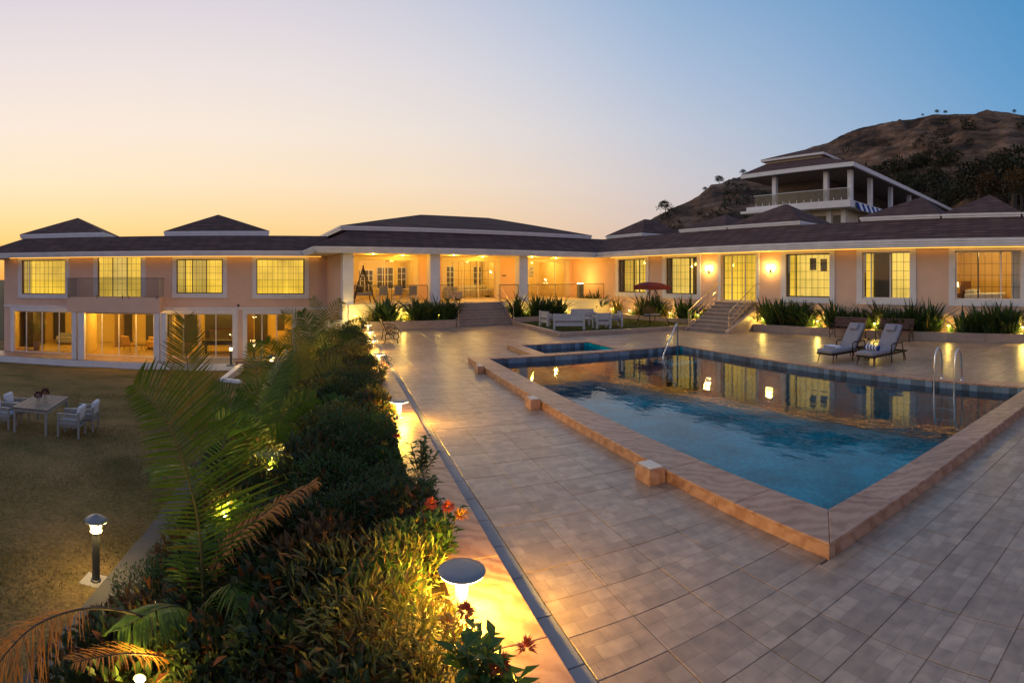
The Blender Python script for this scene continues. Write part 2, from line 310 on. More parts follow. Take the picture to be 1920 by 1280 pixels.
def tile_mat():
    # stamped ashlar tiles: small rectangles of slightly different stone within each slab
    m = bpy.data.materials.new('deck_tile'); m.use_nodes = True; t = m.node_tree; p = t.nodes['Principled BSDF']; MATS['deck_tile'] = m
    tc = nd(t, 'ShaderNodeTexCoord'); gm = nd(t, 'ShaderNodeNewGeometry')
    br = nd(t, 'ShaderNodeTexBrick', offset=.37, squash=.6, squash_frequency=2); br.inputs['Scale'].default_value = 1; br.inputs['Brick Width'].default_value = .30; br.inputs['Row Height'].default_value = .16; br.inputs['Mortar Size'].default_value = .0035; br.inputs['Bias'].default_value = 0
    br.inputs['Color1'].default_value = (.300, .205, .138, 1); br.inputs['Color2'].default_value = (.415, .300, .212, 1); br.inputs['Mortar'].default_value = (.27, .185, .125, 1)
    t.links.new(gm.outputs['Position'], br.inputs['Vector'])
    n = nd(t, 'ShaderNodeTexNoise'); n.inputs['Scale'].default_value = 7; n.inputs['Detail'].default_value = 6; t.links.new(gm.outputs['Position'], n.inputs['Vector'])
    mx = nd(t, 'ShaderNodeMix', data_type='RGBA', blend_type='OVERLAY'); mx.inputs[0].default_value = .55; t.links.new(br.outputs[0], mx.inputs[6]); t.links.new(n.outputs[0], mx.inputs[7])
    mr = nd(t, 'ShaderNodeMapRange'); mr.inputs[3].default_value = .82; mr.inputs[4].default_value = 1.14; t.links.new(gm.outputs['Random Per Island'], mr.inputs[0])
    oi = nd(t, 'ShaderNodeObjectInfo'); mr3 = nd(t, 'ShaderNodeMapRange'); mr3.inputs[3].default_value = .90; mr3.inputs[4].default_value = 1.10; t.links.new(oi.outputs['Random'], mr3.inputs[0])
    mm = nd(t, 'ShaderNodeMath', operation='MULTIPLY'); t.links.new(mr.outputs[0], mm.inputs[0]); t.links.new(mr3.outputs[0], mm.inputs[1])
    n3 = nd(t, 'ShaderNodeTexNoise'); n3.inputs['Scale'].default_value = .35; n3.inputs['Detail'].default_value = 4; t.links.new(gm.outputs['Position'], n3.inputs['Vector'])
    mr4 = nd(t, 'ShaderNodeMapRange'); mr4.inputs[1].default_value = .3; mr4.inputs[2].default_value = .7; mr4.inputs[3].default_value = .86; mr4.inputs[4].default_value = 1.1; t.links.new(n3.outputs[0], mr4.inputs[0])
    m5 = nd(t, 'ShaderNodeMath', operation='MULTIPLY'); t.links.new(mm.outputs[0], m5.inputs[0]); t.links.new(mr4.outputs[0], m5.inputs[1])
    hs = nd(t, 'ShaderNodeHueSaturation'); t.links.new(m5.outputs[0], hs.inputs['Value']); t.links.new(mx.outputs[2], hs.inputs['Color']); t.links.new(hs.outputs[0], p.inputs['Base Color'])
    mr2 = nd(t, 'ShaderNodeMapRange'); mr2.inputs[3].default_value = .26; mr2.inputs[4].default_value = .46; t.links.new(n.outputs[0], mr2.inputs[0]); t.links.new(mr2.outputs[0], p.inputs['Roughness'])
    bp = nd(t, 'ShaderNodeBump'); bp.inputs['Strength'].default_value = .10; bp.inputs['Distance'].default_value = .004; t.links.new(n.outputs[0], bp.inputs['Height'])
    b2 = nd(t, 'ShaderNodeBump', invert=True); b2.inputs['Strength'].default_value = .35; b2.inputs['Distance'].default_value = .003; t.links.new(br.outputs['Fac'], b2.inputs['Height']); t.links.new(bp.outputs[0], b2.inputs['Normal']); t.links.new(b2.outputs[0], p.inputs['Normal'])
tile_mat()
def mosaic_mat():
    m = bpy.data.materials.new('pool_mosaic'); m.use_nodes = True; t = m.node_tree; p = t.nodes['Principled BSDF']; MATS['pool_mosaic'] = m
    tc = nd(t, 'ShaderNodeTexCoord'); gm = nd(t, 'ShaderNodeNewGeometry')
    ds = nd(t, 'ShaderNodeVectorMath', operation='SNAP'); ds.inputs[1].default_value = (.07, .07, .07); t.links.new(gm.outputs['Position'], ds.inputs[0])
    wn = nd(t, 'ShaderNodeTexWhiteNoise', noise_dimensions='3D'); t.links.new(ds.outputs[0], wn.inputs['Vector'])
    cr = nd(t, 'ShaderNodeValToRGB'); cr.color_ramp.interpolation = 'LINEAR'
    cr.color_ramp.elements[0].color = (.003, .38, .45, 1); cr.color_ramp.elements[1].color = (.02, .62, .66, 1); e = cr.color_ramp.elements.new(.55); e.color = (.004, .47, .54, 1); e = cr.color_ramp.elements.new(.93); e.color = (.008, .53, .59, 1)
    t.links.new(wn.outputs['Value'], cr.inputs[0])
    ln_ = nd(t, 'ShaderNodeTexNoise'); ln_.inputs['Scale'].default_value = 1.1; ln_.inputs['Detail'].default_value = 5; t.links.new(gm.outputs['Position'], ln_.inputs['Vector'])
    lr_ = nd(t, 'ShaderNodeMapRange'); lr_.inputs[1].default_value = .35; lr_.inputs[2].default_value = .65; lr_.inputs[3].default_value = .55; lr_.inputs[4].default_value = 1.0; t.links.new(ln_.outputs[0], lr_.inputs[0])  # broad dark patches painted into the tiles, standing in for roof and hill reflections
    hs_ = nd(t, 'ShaderNodeHueSaturation'); t.links.new(lr_.outputs[0], hs_.inputs['Value']); t.links.new(cr.outputs[0], hs_.inputs['Color']); t.links.new(hs_.outputs[0], p.inputs['Base Color']); p.inputs['Roughness'].default_value = .6; p.inputs['Specular IOR Level'].default_value = .0
    m2 = mat('pool_band', (.12, .17, .23), .25, rnd=.55); 
mosaic_mat()
def water_mat():
    m = bpy.data.materials.new('water'); m.use_nodes = True; t = m.node_tree; t.nodes.clear(); MATS['water'] = m
    tr = nd(t, 'ShaderNodeBsdfTransparent'); tr.inputs[0].default_value = (.80, .99, 1.0, 1)
    gl = nd(t, 'ShaderNodeBsdfGlossy'); gl.inputs['Roughness'].default_value = .015
    gm = nd(t, 'ShaderNodeNewGeometry'); mp = nd(t, 'ShaderNodeMapping'); mp.inputs['Scale'].default_value = (1.0, .55, 1); mp.inputs['Rotation'].default_value = (0, 0, .5); t.links.new(gm.outputs['Position'], mp.inputs[0])
    n = nd(t, 'ShaderNodeTexNoise'); n.inputs['Scale'].default_value = 2.6; n.inputs['Detail'].default_value = 4; n.inputs['Roughness'].default_value = .5; t.links.new(mp.outputs[0], n.inputs['Vector'])
    bp = nd(t, 'ShaderNodeBump'); bp.inputs['Strength'].default_value = .14; bp.inputs['Distance'].default_value = .035; t.links.new(n.outputs[0], bp.inputs['Height'])
    fr = nd(t, 'ShaderNodeFresnel'); fr.inputs[0].default_value = 1.33; t.links.new(bp.outputs[0], gl.inputs['Normal']); t.links.new(bp.outputs[0], fr.inputs['Normal'])
    mx = nd(t, 'ShaderNodeMixShader'); t.links.new(fr.outputs[0], mx.inputs[0]); t.links.new(tr.outputs[0], mx.inputs[1]); t.links.new(gl.outputs[0], mx.inputs[2])
    o = nd(t, 'ShaderNodeOutputMaterial'); t.links.new(mx.outputs[0], o.inputs[0])
water_mat()
def leaf_mat(name, c1, c2, c3=None, trans=.3, rough=.42):
    m = bpy.data.materials.new(name); m.use_nodes = True; t = m.node_tree; p = t.nodes['Principled BSDF']; MATS[name] = m
    gm = nd(t, 'ShaderNodeNewGeometry'); cr = nd(t, 'ShaderNodeValToRGB'); cr.color_ramp.elements[0].color = (*c1, 1); cr.color_ramp.elements[1].color = (*c2, 1); cr.color_ramp.elements[1].position = .8 if c3 else 1
    if c3: e = cr.color_ramp.elements.new(.93); e.color = (*c3, 1)
    t.links.new(gm.outputs['Random Per Island'], cr.inputs[0])
    oi = nd(t, 'ShaderNodeObjectInfo'); mr = nd(t, 'ShaderNodeMapRange'); mr.inputs[3].default_value = .75; mr.inputs[4].default_value = 1.25; t.links.new(oi.outputs['Random'], mr.inputs[0])
    hs = nd(t, 'ShaderNodeHueSaturation'); t.links.new(mr.outputs[0], hs.inputs['Value']); t.links.new(cr.outputs[0], hs.inputs['Color'])
    t.links.new(hs.outputs[0], p.inputs['Base Color']); p.inputs['Roughness'].default_value = rough; p.inputs['Specular IOR Level'].default_value = .28
    tl = nd(t, 'ShaderNodeBsdfTranslucent'); t.links.new(hs.outputs[0], tl.inputs[0])
    mx = nd(t, 'ShaderNodeMixShader'); mx.inputs[0].default_value = trans; t.links.new(p.outputs[0], mx.inputs[1]); t.links.new(tl.outputs[0], mx.inputs[2])
    t.links.new(mx.outputs[0], t.nodes['Material Output'].inputs[0])
leaf_mat('leaf_dark', (.022, .055, .015), (.046, .090, .022), (.09, .05, .02))
leaf_mat('leaf_broad', (.026, .040, .014), (.052, .075, .022), (.17, .06, .02))
leaf_mat('leaf_wiry', (.11, .085, .020), (.13, .15, .03), (.20, .10, .03))
leaf_mat('leaf_croton', (.12, .05, .015), (.09, .07, .02), (.20, .07, .02))
leaf_mat('leaf_fresh', (.045, .10, .020), (.075, .15, .030))
leaf_mat('leaf_strap', (.028, .065, .018), (.06, .11, .028), (.13, .10, .03))
leaf_mat('leaf_gold', (.14, .125, .022), (.18, .16, .03), (.18, .09, .03))
leaf_mat('palm_leaf', (.050, .105, .012), (.095, .150, .016), (.16, .13, .02), trans=.4, rough=.35)
leaf_mat('palm_leaf_gold', (.16, .15, .02), (.20, .17, .025), (.24, .13, .02), trans=.4)
leaf_mat('palm_dry', (.42, .16, .03), (.52, .22, .05), (.28, .10, .02), trans=.3, rough=.7)
mat('bark', (.075, .055, .038), .9, (.05, .036, .026), 12, .6, 40)
mat('palm_stem', (.07, .085, .025), .5, (.10, .07, .03), 6)
def lawn_mat(name, a, b, c):
    m = bpy.data.materials.new(name); m.use_nodes = True; t = m.node_tree; p = t.nodes['Principled BSDF']; MATS[name] = m
    gm = nd(t, 'ShaderNodeNewGeometry')
    n = nd(t, 'ShaderNodeTexNoise'); n.inputs['Scale'].default_value = .55; n.inputs['Detail'].default_value = 8; n.inputs['Roughness'].default_value = .65; t.links.new(gm.outputs['Position'], n.inputs['Vector'])
    n2 = nd(t, 'ShaderNodeTexNoise'); n2.inputs['Scale'].default_value = 14; n2.inputs['Detail'].default_value = 6; t.links.new(gm.outputs['Position'], n2.inputs['Vector'])
    cr = nd(t, 'ShaderNodeValToRGB'); cr.color_ramp.elements[0].color = (*a, 1); cr.color_ramp.elements[0].position = .35; cr.color_ramp.elements[1].color = (*c, 1); cr.color_ramp.elements[1].position = .68; e = cr.color_ramp.elements.new(.5); e.color = (*b, 1)
    t.links.new(n.outputs[0], cr.inputs[0])
    mx = nd(t, 'ShaderNodeMix', data_type='RGBA', blend_type='OVERLAY'); mx.inputs[0].default_value = .7; t.links.new(cr.outputs[0], mx.inputs[6]); t.links.new(n2.outputs[0], mx.inputs[7]); t.links.new(mx.outputs[2], p.inputs['Base Color'])
    p.inputs['Roughness'].default_value = .95; p.inputs['Specular IOR Level'].default_value = .1
    bp = nd(t, 'ShaderNodeBump'); bp.inputs['Strength'].default_value = .9; bp.inputs['Distance'].default_value = .05; t.links.new(n2.outputs[0], bp.inputs['Height']); t.links.new(bp.outputs[0], p.inputs['Normal'])
lawn_mat('lawn', (.090, .078, .024), (.160, .112, .042), (.225, .145, .060))
lawn_mat('lawn_green', (.045, .065, .016), (.070, .080, .022), (.095, .085, .028))
lawn_mat('far_ground', (.05, .05, .025), (.08, .065, .035), (.10, .08, .045))
# ================================================================== the setting
rnd = random.Random(7)
def zlawn(u, v):
    t = max(0.0, min(1.0, (v - 13.5) / 17.5)); return -1.55 - 1.25 * t
def uv(x, y): return (x * CB + y * SB, -x * SB + y * CB)
def zl(x, y): return zlawn(*uv(x, y))
def zbank(x, y):
    t = max(0.0, min(1.0, (x + 2.55) / 3.45)); t = t * t * (3 - 2 * t) * .6 + t * .4
    return zl(x, y) * (1 - t) + .02 * t
# ground reaching the horizon
g = MB(); ring = [(.01, 0), (60, 0), (200, -1), (600, -6), (1800, -14), (5500, -20)]
for k, (r, dz) in enumerate(ring):
    for j in range(48): a = 2 * math.pi * j / 48; g.v.append(Vector((r * math.cos(a), r * math.sin(a) + 10, -3.6 + dz)))
for k in range(len(ring) - 1):
    for j in range(48): g.f.append((k * 48 + j, k * 48 + (j + 1) % 48, (k + 1) * 48 + (j + 1) % 48, (k + 1) * 48 + j))
tag(g.build('ground', M['far_ground']), kind='structure')
# sloping lawn left of the bank
g = MB(); nx, ny = 40, 40
for j in range(ny + 1):
    for i in range(nx + 1):
        x = -34 + (34 - 2.5) * (i / nx); y = -3 + 41 * j / ny; g.v.append(Vector((x, y, zl(x, y) + .025 * math.sin(x * 1.7) * math.sin(y * 1.3))))
for j in range(ny):
    for i in range(nx): a = j * (nx + 1) + i; g.f.append((a, a + 1, a + nx + 2, a + nx + 1))
tag(g.build('lawn', M['lawn'], smooth=True), kind='structure')
g = MB(); nx, ny = 14, 40
for j in range(ny + 1):
    for i in range(nx + 1):
        x = -2.62 + 4.0 * i / nx; y = -1 + 31 * j / ny; g.v.append(Vector((x, y, zbank(x, y) - .03 + rnd.uniform(-.03, .03) * (0 < i < nx))))
for j in range(ny):
    for i in range(nx): a = j * (nx + 1) + i; g.f.append((a, a + 1, a + nx + 2, a + nx + 1))
tag(g.build('planted_bank', M['soil'], smooth=True), kind='structure')
# grey stone edging between lawn and bank
t = thing('stone_edging', 'dark grey stone edging strip between the dry lawn and the planted bank', 'edging', (-2.85, 8, zl(-2.85, 8)), base=(-2.85, 8, zl(-2.85, 8)))
y = 2.0
while y < 15:
    z = zl(-2.85, y + .6); m = MB().box(-3.12 + rnd.uniform(-.015, .015), -2.58 + rnd.uniform(-.015, .015), y + .006, y + 1.2, z - .25, z + .07 + rnd.uniform(-.008, .008)); m.build('edging_stone', M['dark_stone'], t, bevel=.012); y += 1.2
# ---- pool deck
PX0, PX1, PY0, PY1, PZ = 4.63, 11.9, 3.62, 16.2, .17      # inner edge of the pool coping
CX0, CX1, CY0, CY1 = 4.06, 12.35, 3.16, 16.65             # outer edge
KX0, KX1, KY1 = 6.7, 9.5, 19.05                           # children's pool beyond
KO0, KO1, KOY = 6.25, 9.9, 19.45
LX0, LY0 = 9.7, 22.35                                     # corner of the small lawn
deck = MB()
def slab(x0, x1, y0, y1): deck.box(x0, x1, y0, y1, -.5, -.014)
slab(1.47, CX0 + .2, -4, 34); slab(CX0 + .2, CX1 - .2, -4, CY0 + .2); slab(CX1 - .2, 26, -4, 34)
slab(CX0 + .2, KO0 + .2, CY1 - .2, 34); slab(KO1 - .2, CX1 - .2, CY1 - .2, 34); slab(KO0 + .2, KO1 - .2, KOY - .2, 34)
deck_o = tag(deck.build('pool_deck', M['grout']), kind='structure')
TW, TD, TX0, TY0 = .571, .479, 1.674, 3.686 - .479 * 14
def clip(x0, x1, y0, y1, q):
    a0, a1, b0, b1 = q
    if x1 <= a0 or x0 >= a1 or y1 <= b0 or y0 >= b1: return (x0, x1, y0, y1)
    c = [(x0, min(x1, a0), y0, y1), (max(x0, a1), x1, y0, y1), (x0, x1, y0, min(y1, b0)), (x0, x1, max(y0, b1), y1)]
    c = [r for r in c if r[1] - r[0] > .03 and r[3] - r[2] > .03]
    return max(c, key=lambda r: (r[1] - r[0]) * (r[3] - r[2])) if c else None
tiles = []
for i in range(42):
    for j in range(78):
        q = (TX0 + i * TW + .0025, TX0 + (i + 1) * TW - .0025, TY0 + j * TD + .0025, TY0 + (j + 1) * TD - .0025)
        for hole in ((CX0 + .02, CX1 - .02, CY0 + .02, CY1 - .02), (KO0 + .02, KO1 - .02, CY1 - .05, KOY - .02), (LX0 + .05, 40, LY0 + .05, 40)):
            q = clip(*q, hole) if q else None
        if q: tiles.append(q)
def dist(q):
    x = (q[0] + q[1]) / 2; y = (q[2] + q[3]) / 2; r = math.hypot(x, y); px = XV + F * math.atan2(x, y); py = HY + HC * F / r
    return r if (-20 < px < 1940 and py < 1310) else 1e3 + r
tiles.sort(key=dist)
rest = MB(); shared = None
def tile_mesh(mb, q, z=0.0):
    x0, x1, y0, y1 = q; b = .003; zz = z
    mb.add([(x0, y0, zz - .03), (x1, y0, zz - .03), (x1, y1, zz - .03), (x0, y1, zz - .03), (x0, y0, zz - b), (x1, y0, zz - b), (x1, y1, zz - b), (x0, y1, zz - b), (x0 + b, y0 + b, zz), (x1 - b, y0 + b, zz), (x1 - b, y1 - b, zz), (x0 + b, y1 - b, zz)],
           [(0, 1, 5, 4), (1, 2, 6, 5), (2, 3, 7, 6), (3, 0, 4, 7), (4, 5, 9, 8), (5, 6, 10, 9), (6, 7, 11, 10), (7, 4, 8, 11), (8, 9, 10, 11)])
full = MB(); tile_mesh(full, (0, TW - .005, 0, TD - .005)); full_me = full.mesh('paving_tile', M['deck_tile'])
for k, q in enumerate(tiles):
    dz = rnd.uniform(-.0025, .0015)
    if k < 300:
        if abs(q[1] - q[0] - TW + .005) < 1e-4 and abs(q[3] - q[2] - TD + .005) < 1e-4:
            put(full_me, 'paving_tile', deck_o, (q[0], q[2], dz), (rnd.uniform(-.002, .002), rnd.uniform(-.002, .002), 0))
        else:
            m = MB(); tile_mesh(m, q, dz); m.build('paving_tile', M['deck_tile'], deck_o)
    else: tile_mesh(rest, q, dz)
tag(rest.build('far_paving_tiles', M['deck_tile'], deck_o), kind='stuff')
y = -2.0; k = 0
while y < 27:                                             # narrow dark strip along the kerb
    m = MB(); tile_mesh(m, (1.485, 1.668, y + .003, y + .59), -.004); m.build('border_tile', M['concrete'], deck_o); y += .6
kerb = thing('walkway_kerb', 'sandstone kerb between the hedge and the tiled walkway, lit by the mushroom lamps', 'kerb', (1.2, 12, 0), base=(1.2, 12, 0))
y = -1.2
while y < 26.4:
    MB().box(.90, 1.47 + rnd.uniform(-.004, .004), y + .004, y + 1.2, -.3, .115 + rnd.uniform(-.003, .003)).build('kerb_stone', M['sandstone'], kerb, bevel=.008); y += 1.2
# ---- the pool
pool = thing('swimming_pool', 'large rectangular blue tiled swimming pool with raised sandstone coping', 'swimming pool', (8.2, 9.9, 0), base=(8.2, 9.9, 0))
def basin(mb, x0, x1, y0, y1, zb, zt):
    a = [(x0, y0), (x1, y0), (x1, y1), (x0, y1)]
    mb.tri(*[(x, y, zb) for x, y in a])
    for k in range(4): p, q = a[k], a[(k + 1) % 4]; mb.tri((*q, zb), (*p, zb), (*p, zt), (*q, zt))
m = MB(); basin(m, PX0, PX1, PY0, PY1, -1.35, PZ - .03); m.build('basin', M['pool_mosaic'], pool)
def run(x0, x1, y0, y1, along, n, parent):
    for k in range(n):
        if along == 'y': q = (x0, x1, y0 + (y1 - y0) * k / n + .002, y0 + (y1 - y0) * (k + 1) / n - .002)
        else: q = (x0 + (x1 - x0) * k / n + .002, x0 + (x1 - x0) * (k + 1) / n - .002, y0, y1)
        MB().box(*q, -.013, PZ - .04 + rnd.uniform(0, .001)).build('coping_riser', M['sandstone'], parent)
def coping(x0, x1, y0, y1, along, n, parent, over=.015, mit=None):
    for k in range(n):
        if along == 'y':
            a, b = y0 + (y1 - y0) * k / n + .0015, y0 + (y1 - y0) * (k + 1) / n - .0015; poly = [(x0, a), (x1, a), (x1, b), (x0, b)]
            if mit and k == 0: poly = [(x0, a), (x1, a + (x1 - x0) * mit), (x1, b), (x0, b)]
        else:
            a, b = x0 + (x1 - x0) * k / n + .0015, x0 + (x1 - x0) * (k + 1) / n - .0015; poly = [(a, y0), (b, y0), (b, y1), (a, y1)]
            if mit and k == 0: poly = [(a + .003, y0), (b, y0), (b, y1), (a + (y1 - y0) / mit + .003, y1)]
        MB().prism(poly, PZ - .04, PZ + rnd.uniform(-.002, .002)).build('coping_stone', M['sandstone'], parent, bevel=.008)
mt = (PY0 - CY0) / (PX0 - CX0)
coping(CX0, PX0 + .015, CY0, CY1, 'y', 10, pool, mit=mt); coping(CX0, CX1, CY0, PY0 + .015, 'x', 7, pool, mit=mt)
coping(PX1 - .015, CX1, PY0 + .017, CY1, 'y', 10, pool); coping(PX0 + .017, PX1 - .017, PY1 - .015, CY1, 'x', 6, pool)
run(CX0 + .02, CX0 + .12, CY0 + .02, CY1 - .02, 'y', 8, pool); run(CX0 + .125, CX1 - .02, CY0 + .02, CY0 + .12, 'x', 6, pool)
run(CX1 - .12, CX1 - .02, CY0 + .125, CY1 - .125, 'y', 8, pool); run(CX0 + .125, CX1 - .125, CY1 - .12, CY1 - .02, 'x', 6, pool)
MB().box(CX0 + .125, PX0 - .004, CY0 + .125, CY1 - .125, -.3, PZ - .041).box(PX1 + .004, CX1 - .125, CY0 + .125, CY1 - .125, -.3, PZ - .042).box(PX0 - .003, PX1 + .003, CY0 + .125, PY0 - .004, -.3, PZ - .043).box(PX0 - .003, PX1 + .003, PY1 + .004, CY1 - .125, -.3, PZ - .044).build('coping_core', M['concrete'], pool)
# waterline tiles on the walls one can see
band = MB().box(-.004, .004, .004, .196, -.16, .135).mesh('waterline_tile', M['pool_band'])
y = PY0 + .05
while y < PY1 - .2: put(band, 'waterline_tile', pool, Vector((PX1 - .004, y, 0)) - BASE[pool.name]); y += .2
x = PX0 + .05
while x < PX1 - .2: put(band, 'waterline_tile', pool, Vector((x + .2, PY1 - .004, 0)) - BASE[pool.name], (0, 0, math.pi / 2)); x += .2
for (bx, by) in ((3.80, 5.85), (3.83, 10.3), (3.86, 14.6)):
    o = MB().box(bx, CX0 - .004, by, by + .36, -.002, .205).build('coping_block', M['sandstone'], pool, bevel=.008)
    MB().box(bx + .03, CX0 - .035, by + .03, by + .33, .206, .214).build('block_cap', M['cream'], o)
wt = MB(); wt.tri((PX0, PY0, -.01), (PX1, PY0, -.01), (PX1, PY1, -.01), (PX0, PY1, -.01)); tag(wt.build('water', M['water']), kind='structure')
kp = thing('childrens_pool', 'small square shallow blue pool beyond the far edge of the main pool', 'swimming pool', (8.1, 17.9, 0), base=(8.1, 17.9, 0))
m = MB(); basin(m, KX0, KX1, CY1 + .02, KY1, -.5, PZ - .03); m.build('basin', M['pool_mosaic'], kp)
coping(KO0, KX0 + .012, CY1 + .006, KOY, 'y', 3, kp); coping(KX1 - .012, KO1, CY1 + .006, KOY, 'y', 3, kp); coping(KX0 + .015, KX1 - .015, KY1 - .012, KOY, 'x', 3, kp)
run(KO0 + .02, KO0 + .12, CY1 + .02, KOY - .02, 'y', 2, kp); run(KO1 - .12, KO1 - .02, CY1 + .02, KOY - .02, 'y', 2, kp); run(KO0 + .125, KO1 - .125, KOY - .12, KOY - .02, 'x', 2, kp)
x = KX0 + .03
while x < KX1 - .2: put(band, 'waterline_tile', kp, Vector((x + .2, KY1 - .006, 0)) - BASE[kp.name], (0, 0, math.pi / 2)); x += .2
wt = MB(); wt.tri((KX0, CY1 + .02, -.03), (KX1, CY1 + .02, -.03), (KX1, KY1, -.03), (KX0, KY1, -.03)); tag(wt.build('childrens_pool_water', M['water']), kind='structure')
# ---- small lawn with the white benches
g = MB(); g.tri((LX0 + .1, LY0 + .1, .13), (22, LY0 + .1, .13), (22, 34, .13), (LX0 + .1, 34, .13)); tag(g.build('small_lawn', M['lawn_green']), kind='structure')
t = thing('lawn_kerb', 'low stone kerb round the small lawn with the white benches', 'kerb', (LX0, LY0, 0), base=(LX0, LY0, 0))
y = LY0 + .255
while y < 29: MB().box(LX0, LX0 + .25, y, y + 1.195, -.01, .2).build('kerb_stone', M['planter_stone'], t, bevel=.01); y += 1.2
x = LX0
while x < 18.6: MB().box(x, x + 1.195, LY0, LY0 + .25, -.01, .2).build('kerb_stone', M['planter_stone'], t, bevel=.01); x += 1.2
# ================================================================== the villa
mat('room_pillar', (.22, .14, .06), .6)
VB = (10, 32, 0)
villa = thing('villa', 'long peach villa with white trim and dark shingle roofs, its windows lit yellow', 'villa', B(*VB), BETA, base=VB)
ZE, ZT = 4.0, 4.335
UE, UWALL, VFE, VFC, VFW, VLE, VLW = 21.9, 23.1, 28.1, 28.5, 32.5, 33.0, 34.1
SR, SZ = 2.45, 5.44
def wall(name, kind, plane, a0, a1, z0, z1, holes, m, depth=.22):
    A = sorted({a0, a1, *[h[0] for h in holes], *[h[1] for h in holes]}); Z = sorted({z0, z1, *[h[2] for h in holes], *[h[3] for h in holes]})
    pt = (lambda a, d, z: (a, plane + d, z)) if kind == 'f' else (lambda a, d, z: (plane + d, a, z)); mb = MB()
    for i in range(len(A) - 1):
        for j in range(len(Z) - 1):
            ca, cz = (A[i] + A[i + 1]) / 2, (Z[j] + Z[j + 1]) / 2
            if any(h[0] < ca < h[1] and h[2] < cz < h[3] for h in holes): continue
            mb.tri(pt(A[i], 0, Z[j]), pt(A[i + 1], 0, Z[j]), pt(A[i + 1], 0, Z[j + 1]), pt(A[i], 0, Z[j + 1]))
    for h in holes:
        for (p, q) in (((h[0], h[2]), (h[1], h[2])), ((h[1], h[2]), (h[1], h[3])), ((h[1], h[3]), (h[0], h[3])), ((h[0], h[3]), (h[0], h[2]))):
            mb.tri(pt(p[0], 0, p[1]), pt(q[0], 0, q[1]), pt(q[0], depth, q[1]), pt(p[0], depth, p[1]))
    return mb.build(name, m, villa)
def window(kind, plane, a0, a1, z0, z1, panels, label=None, trim=.28, grille=(.31, .42), frame='frame_dark', sill=True, name='window', gr_panels=None, trim_mat='white', foot=False):
    pt = (lambda a, d, z: (a, plane + d, z)) if kind == 'f' else (lambda a, d, z: (plane + d, a, z))
    def bx(mb, A0, A1, d0, d1, Z0, Z1):
        p, q = pt(A0, d0, Z0), pt(A1, d1, Z1); return mb.box(p[0], q[0], p[1], q[1], Z0, Z1)
    fr = MB(); fw = .055
    bx(fr, a0 + .002, a0 + fw, .06, .13, z0 + .002, z1 - .002); bx(fr, a1 - fw, a1 - .002, .06, .13, z0 + .002, z1 - .002); bx(fr, a0 + fw, a1 - fw, .062, .128, z0 + .002, z0 + fw); bx(fr, a0 + fw, a1 - fw, .062, .128, z1 - fw, z1 - .002)
    w = fr.build(name, M[frame], villa)
    if label: w['label'] = label
    if trim:
        t0 = -.05
        for q in ((a0 - trim, a0 - .002, z0 if not foot else z0, z1 + trim), (a1 + .002, a1 + trim, z0, z1 + trim), (a0 - .001, a1 + .001, z1 + .002, z1 + trim)):
            m_ = MB(); bx(m_, q[0], q[1], t0, .02, q[2], min(q[3], ZE - .01 if z1 > 2 else 9)); 
            if min(q[3], ZE - .01 if z1 > 2 else 9) > q[2] + .01: m_.build('architrave', M[trim_mat], w)
        if sill: m_ = MB(); bx(m_, a0 - trim, a1 + trim, t0 - .03, .02, z0 - trim, z0 - .002); m_.build('sill', M[trim_mat], w)
    n = len(panels); e = [a0 + fw + (a1 - a0 - 2 * fw) * p[0] for p in panels] + [a1 - fw]
    for k, p in enumerate(panels):
        s0, s1 = e[k], e[k + 1]
        m_ = MB(); bx(m_, s0 + .004, s1 - .004, .098, .104, z0 + fw, z1 - fw); m_.build('pane', M['window_glass'], w)
        if k: m_ = MB(); bx(m_, s0 - .03, s0 + .03, .07, .125, z0 + fw, z1 - fw); m_.build('sash_bar', M[frame if len(p) < 3 else p[2]], w)
        c = p[1]
        if c in ('curtain', 'curtain_pale', 'curtain_dim'):
            m_ = MB(); ns = max(6, int((s1 - s0) / .045)); k0 = 0
            for i in range(ns + 1):
                a = s0 + (s1 - s0) * i / ns; d = .30 + .03 * math.sin(i * 1.55 + k) + .012 * math.sin(i * .7)
                m_.v.append(Vector(pt(a, d, z0 - .05))); m_.v.append(Vector(pt(a, d, z1 + .05)))
            for i in range(ns): m_.f.append((2 * i, 2 * i + 2, 2 * i + 3, 2 * i + 1))
            m_.build('curtain', M[c], w, smooth=True)
        elif c == 'dark':
            m_ = MB(); bx(m_, s0 - .02, s1 + .02, .42, .44, z0 - .1, z1 + .1); m_.build('dark_panel', M['room_dark'], w)
    if grille:
        m_ = MB(); gx, gz = grille; nx = max(1, round((a1 - a0 - 2 * fw) / gx)); nz = max(1, round((z1 - z0 - 2 * fw) / gz))
        for i in range(1, nx):
            a = a0 + fw + (a1 - a0 - 2 * fw) * i / nx; bx(m_, a - .008, a + .008, .135, .15, z0 + fw * .5, z1 - fw * .5)
        for j in range(1, nz):
            z = z0 + fw + (z1 - z0 - 2 * fw) * j / nz; bx(m_, a0 + fw * .5, a1 - fw * .5, .151, .164, z - .008, z + .008)
        m_.build('window_grille', M['grille'], w)
    return w
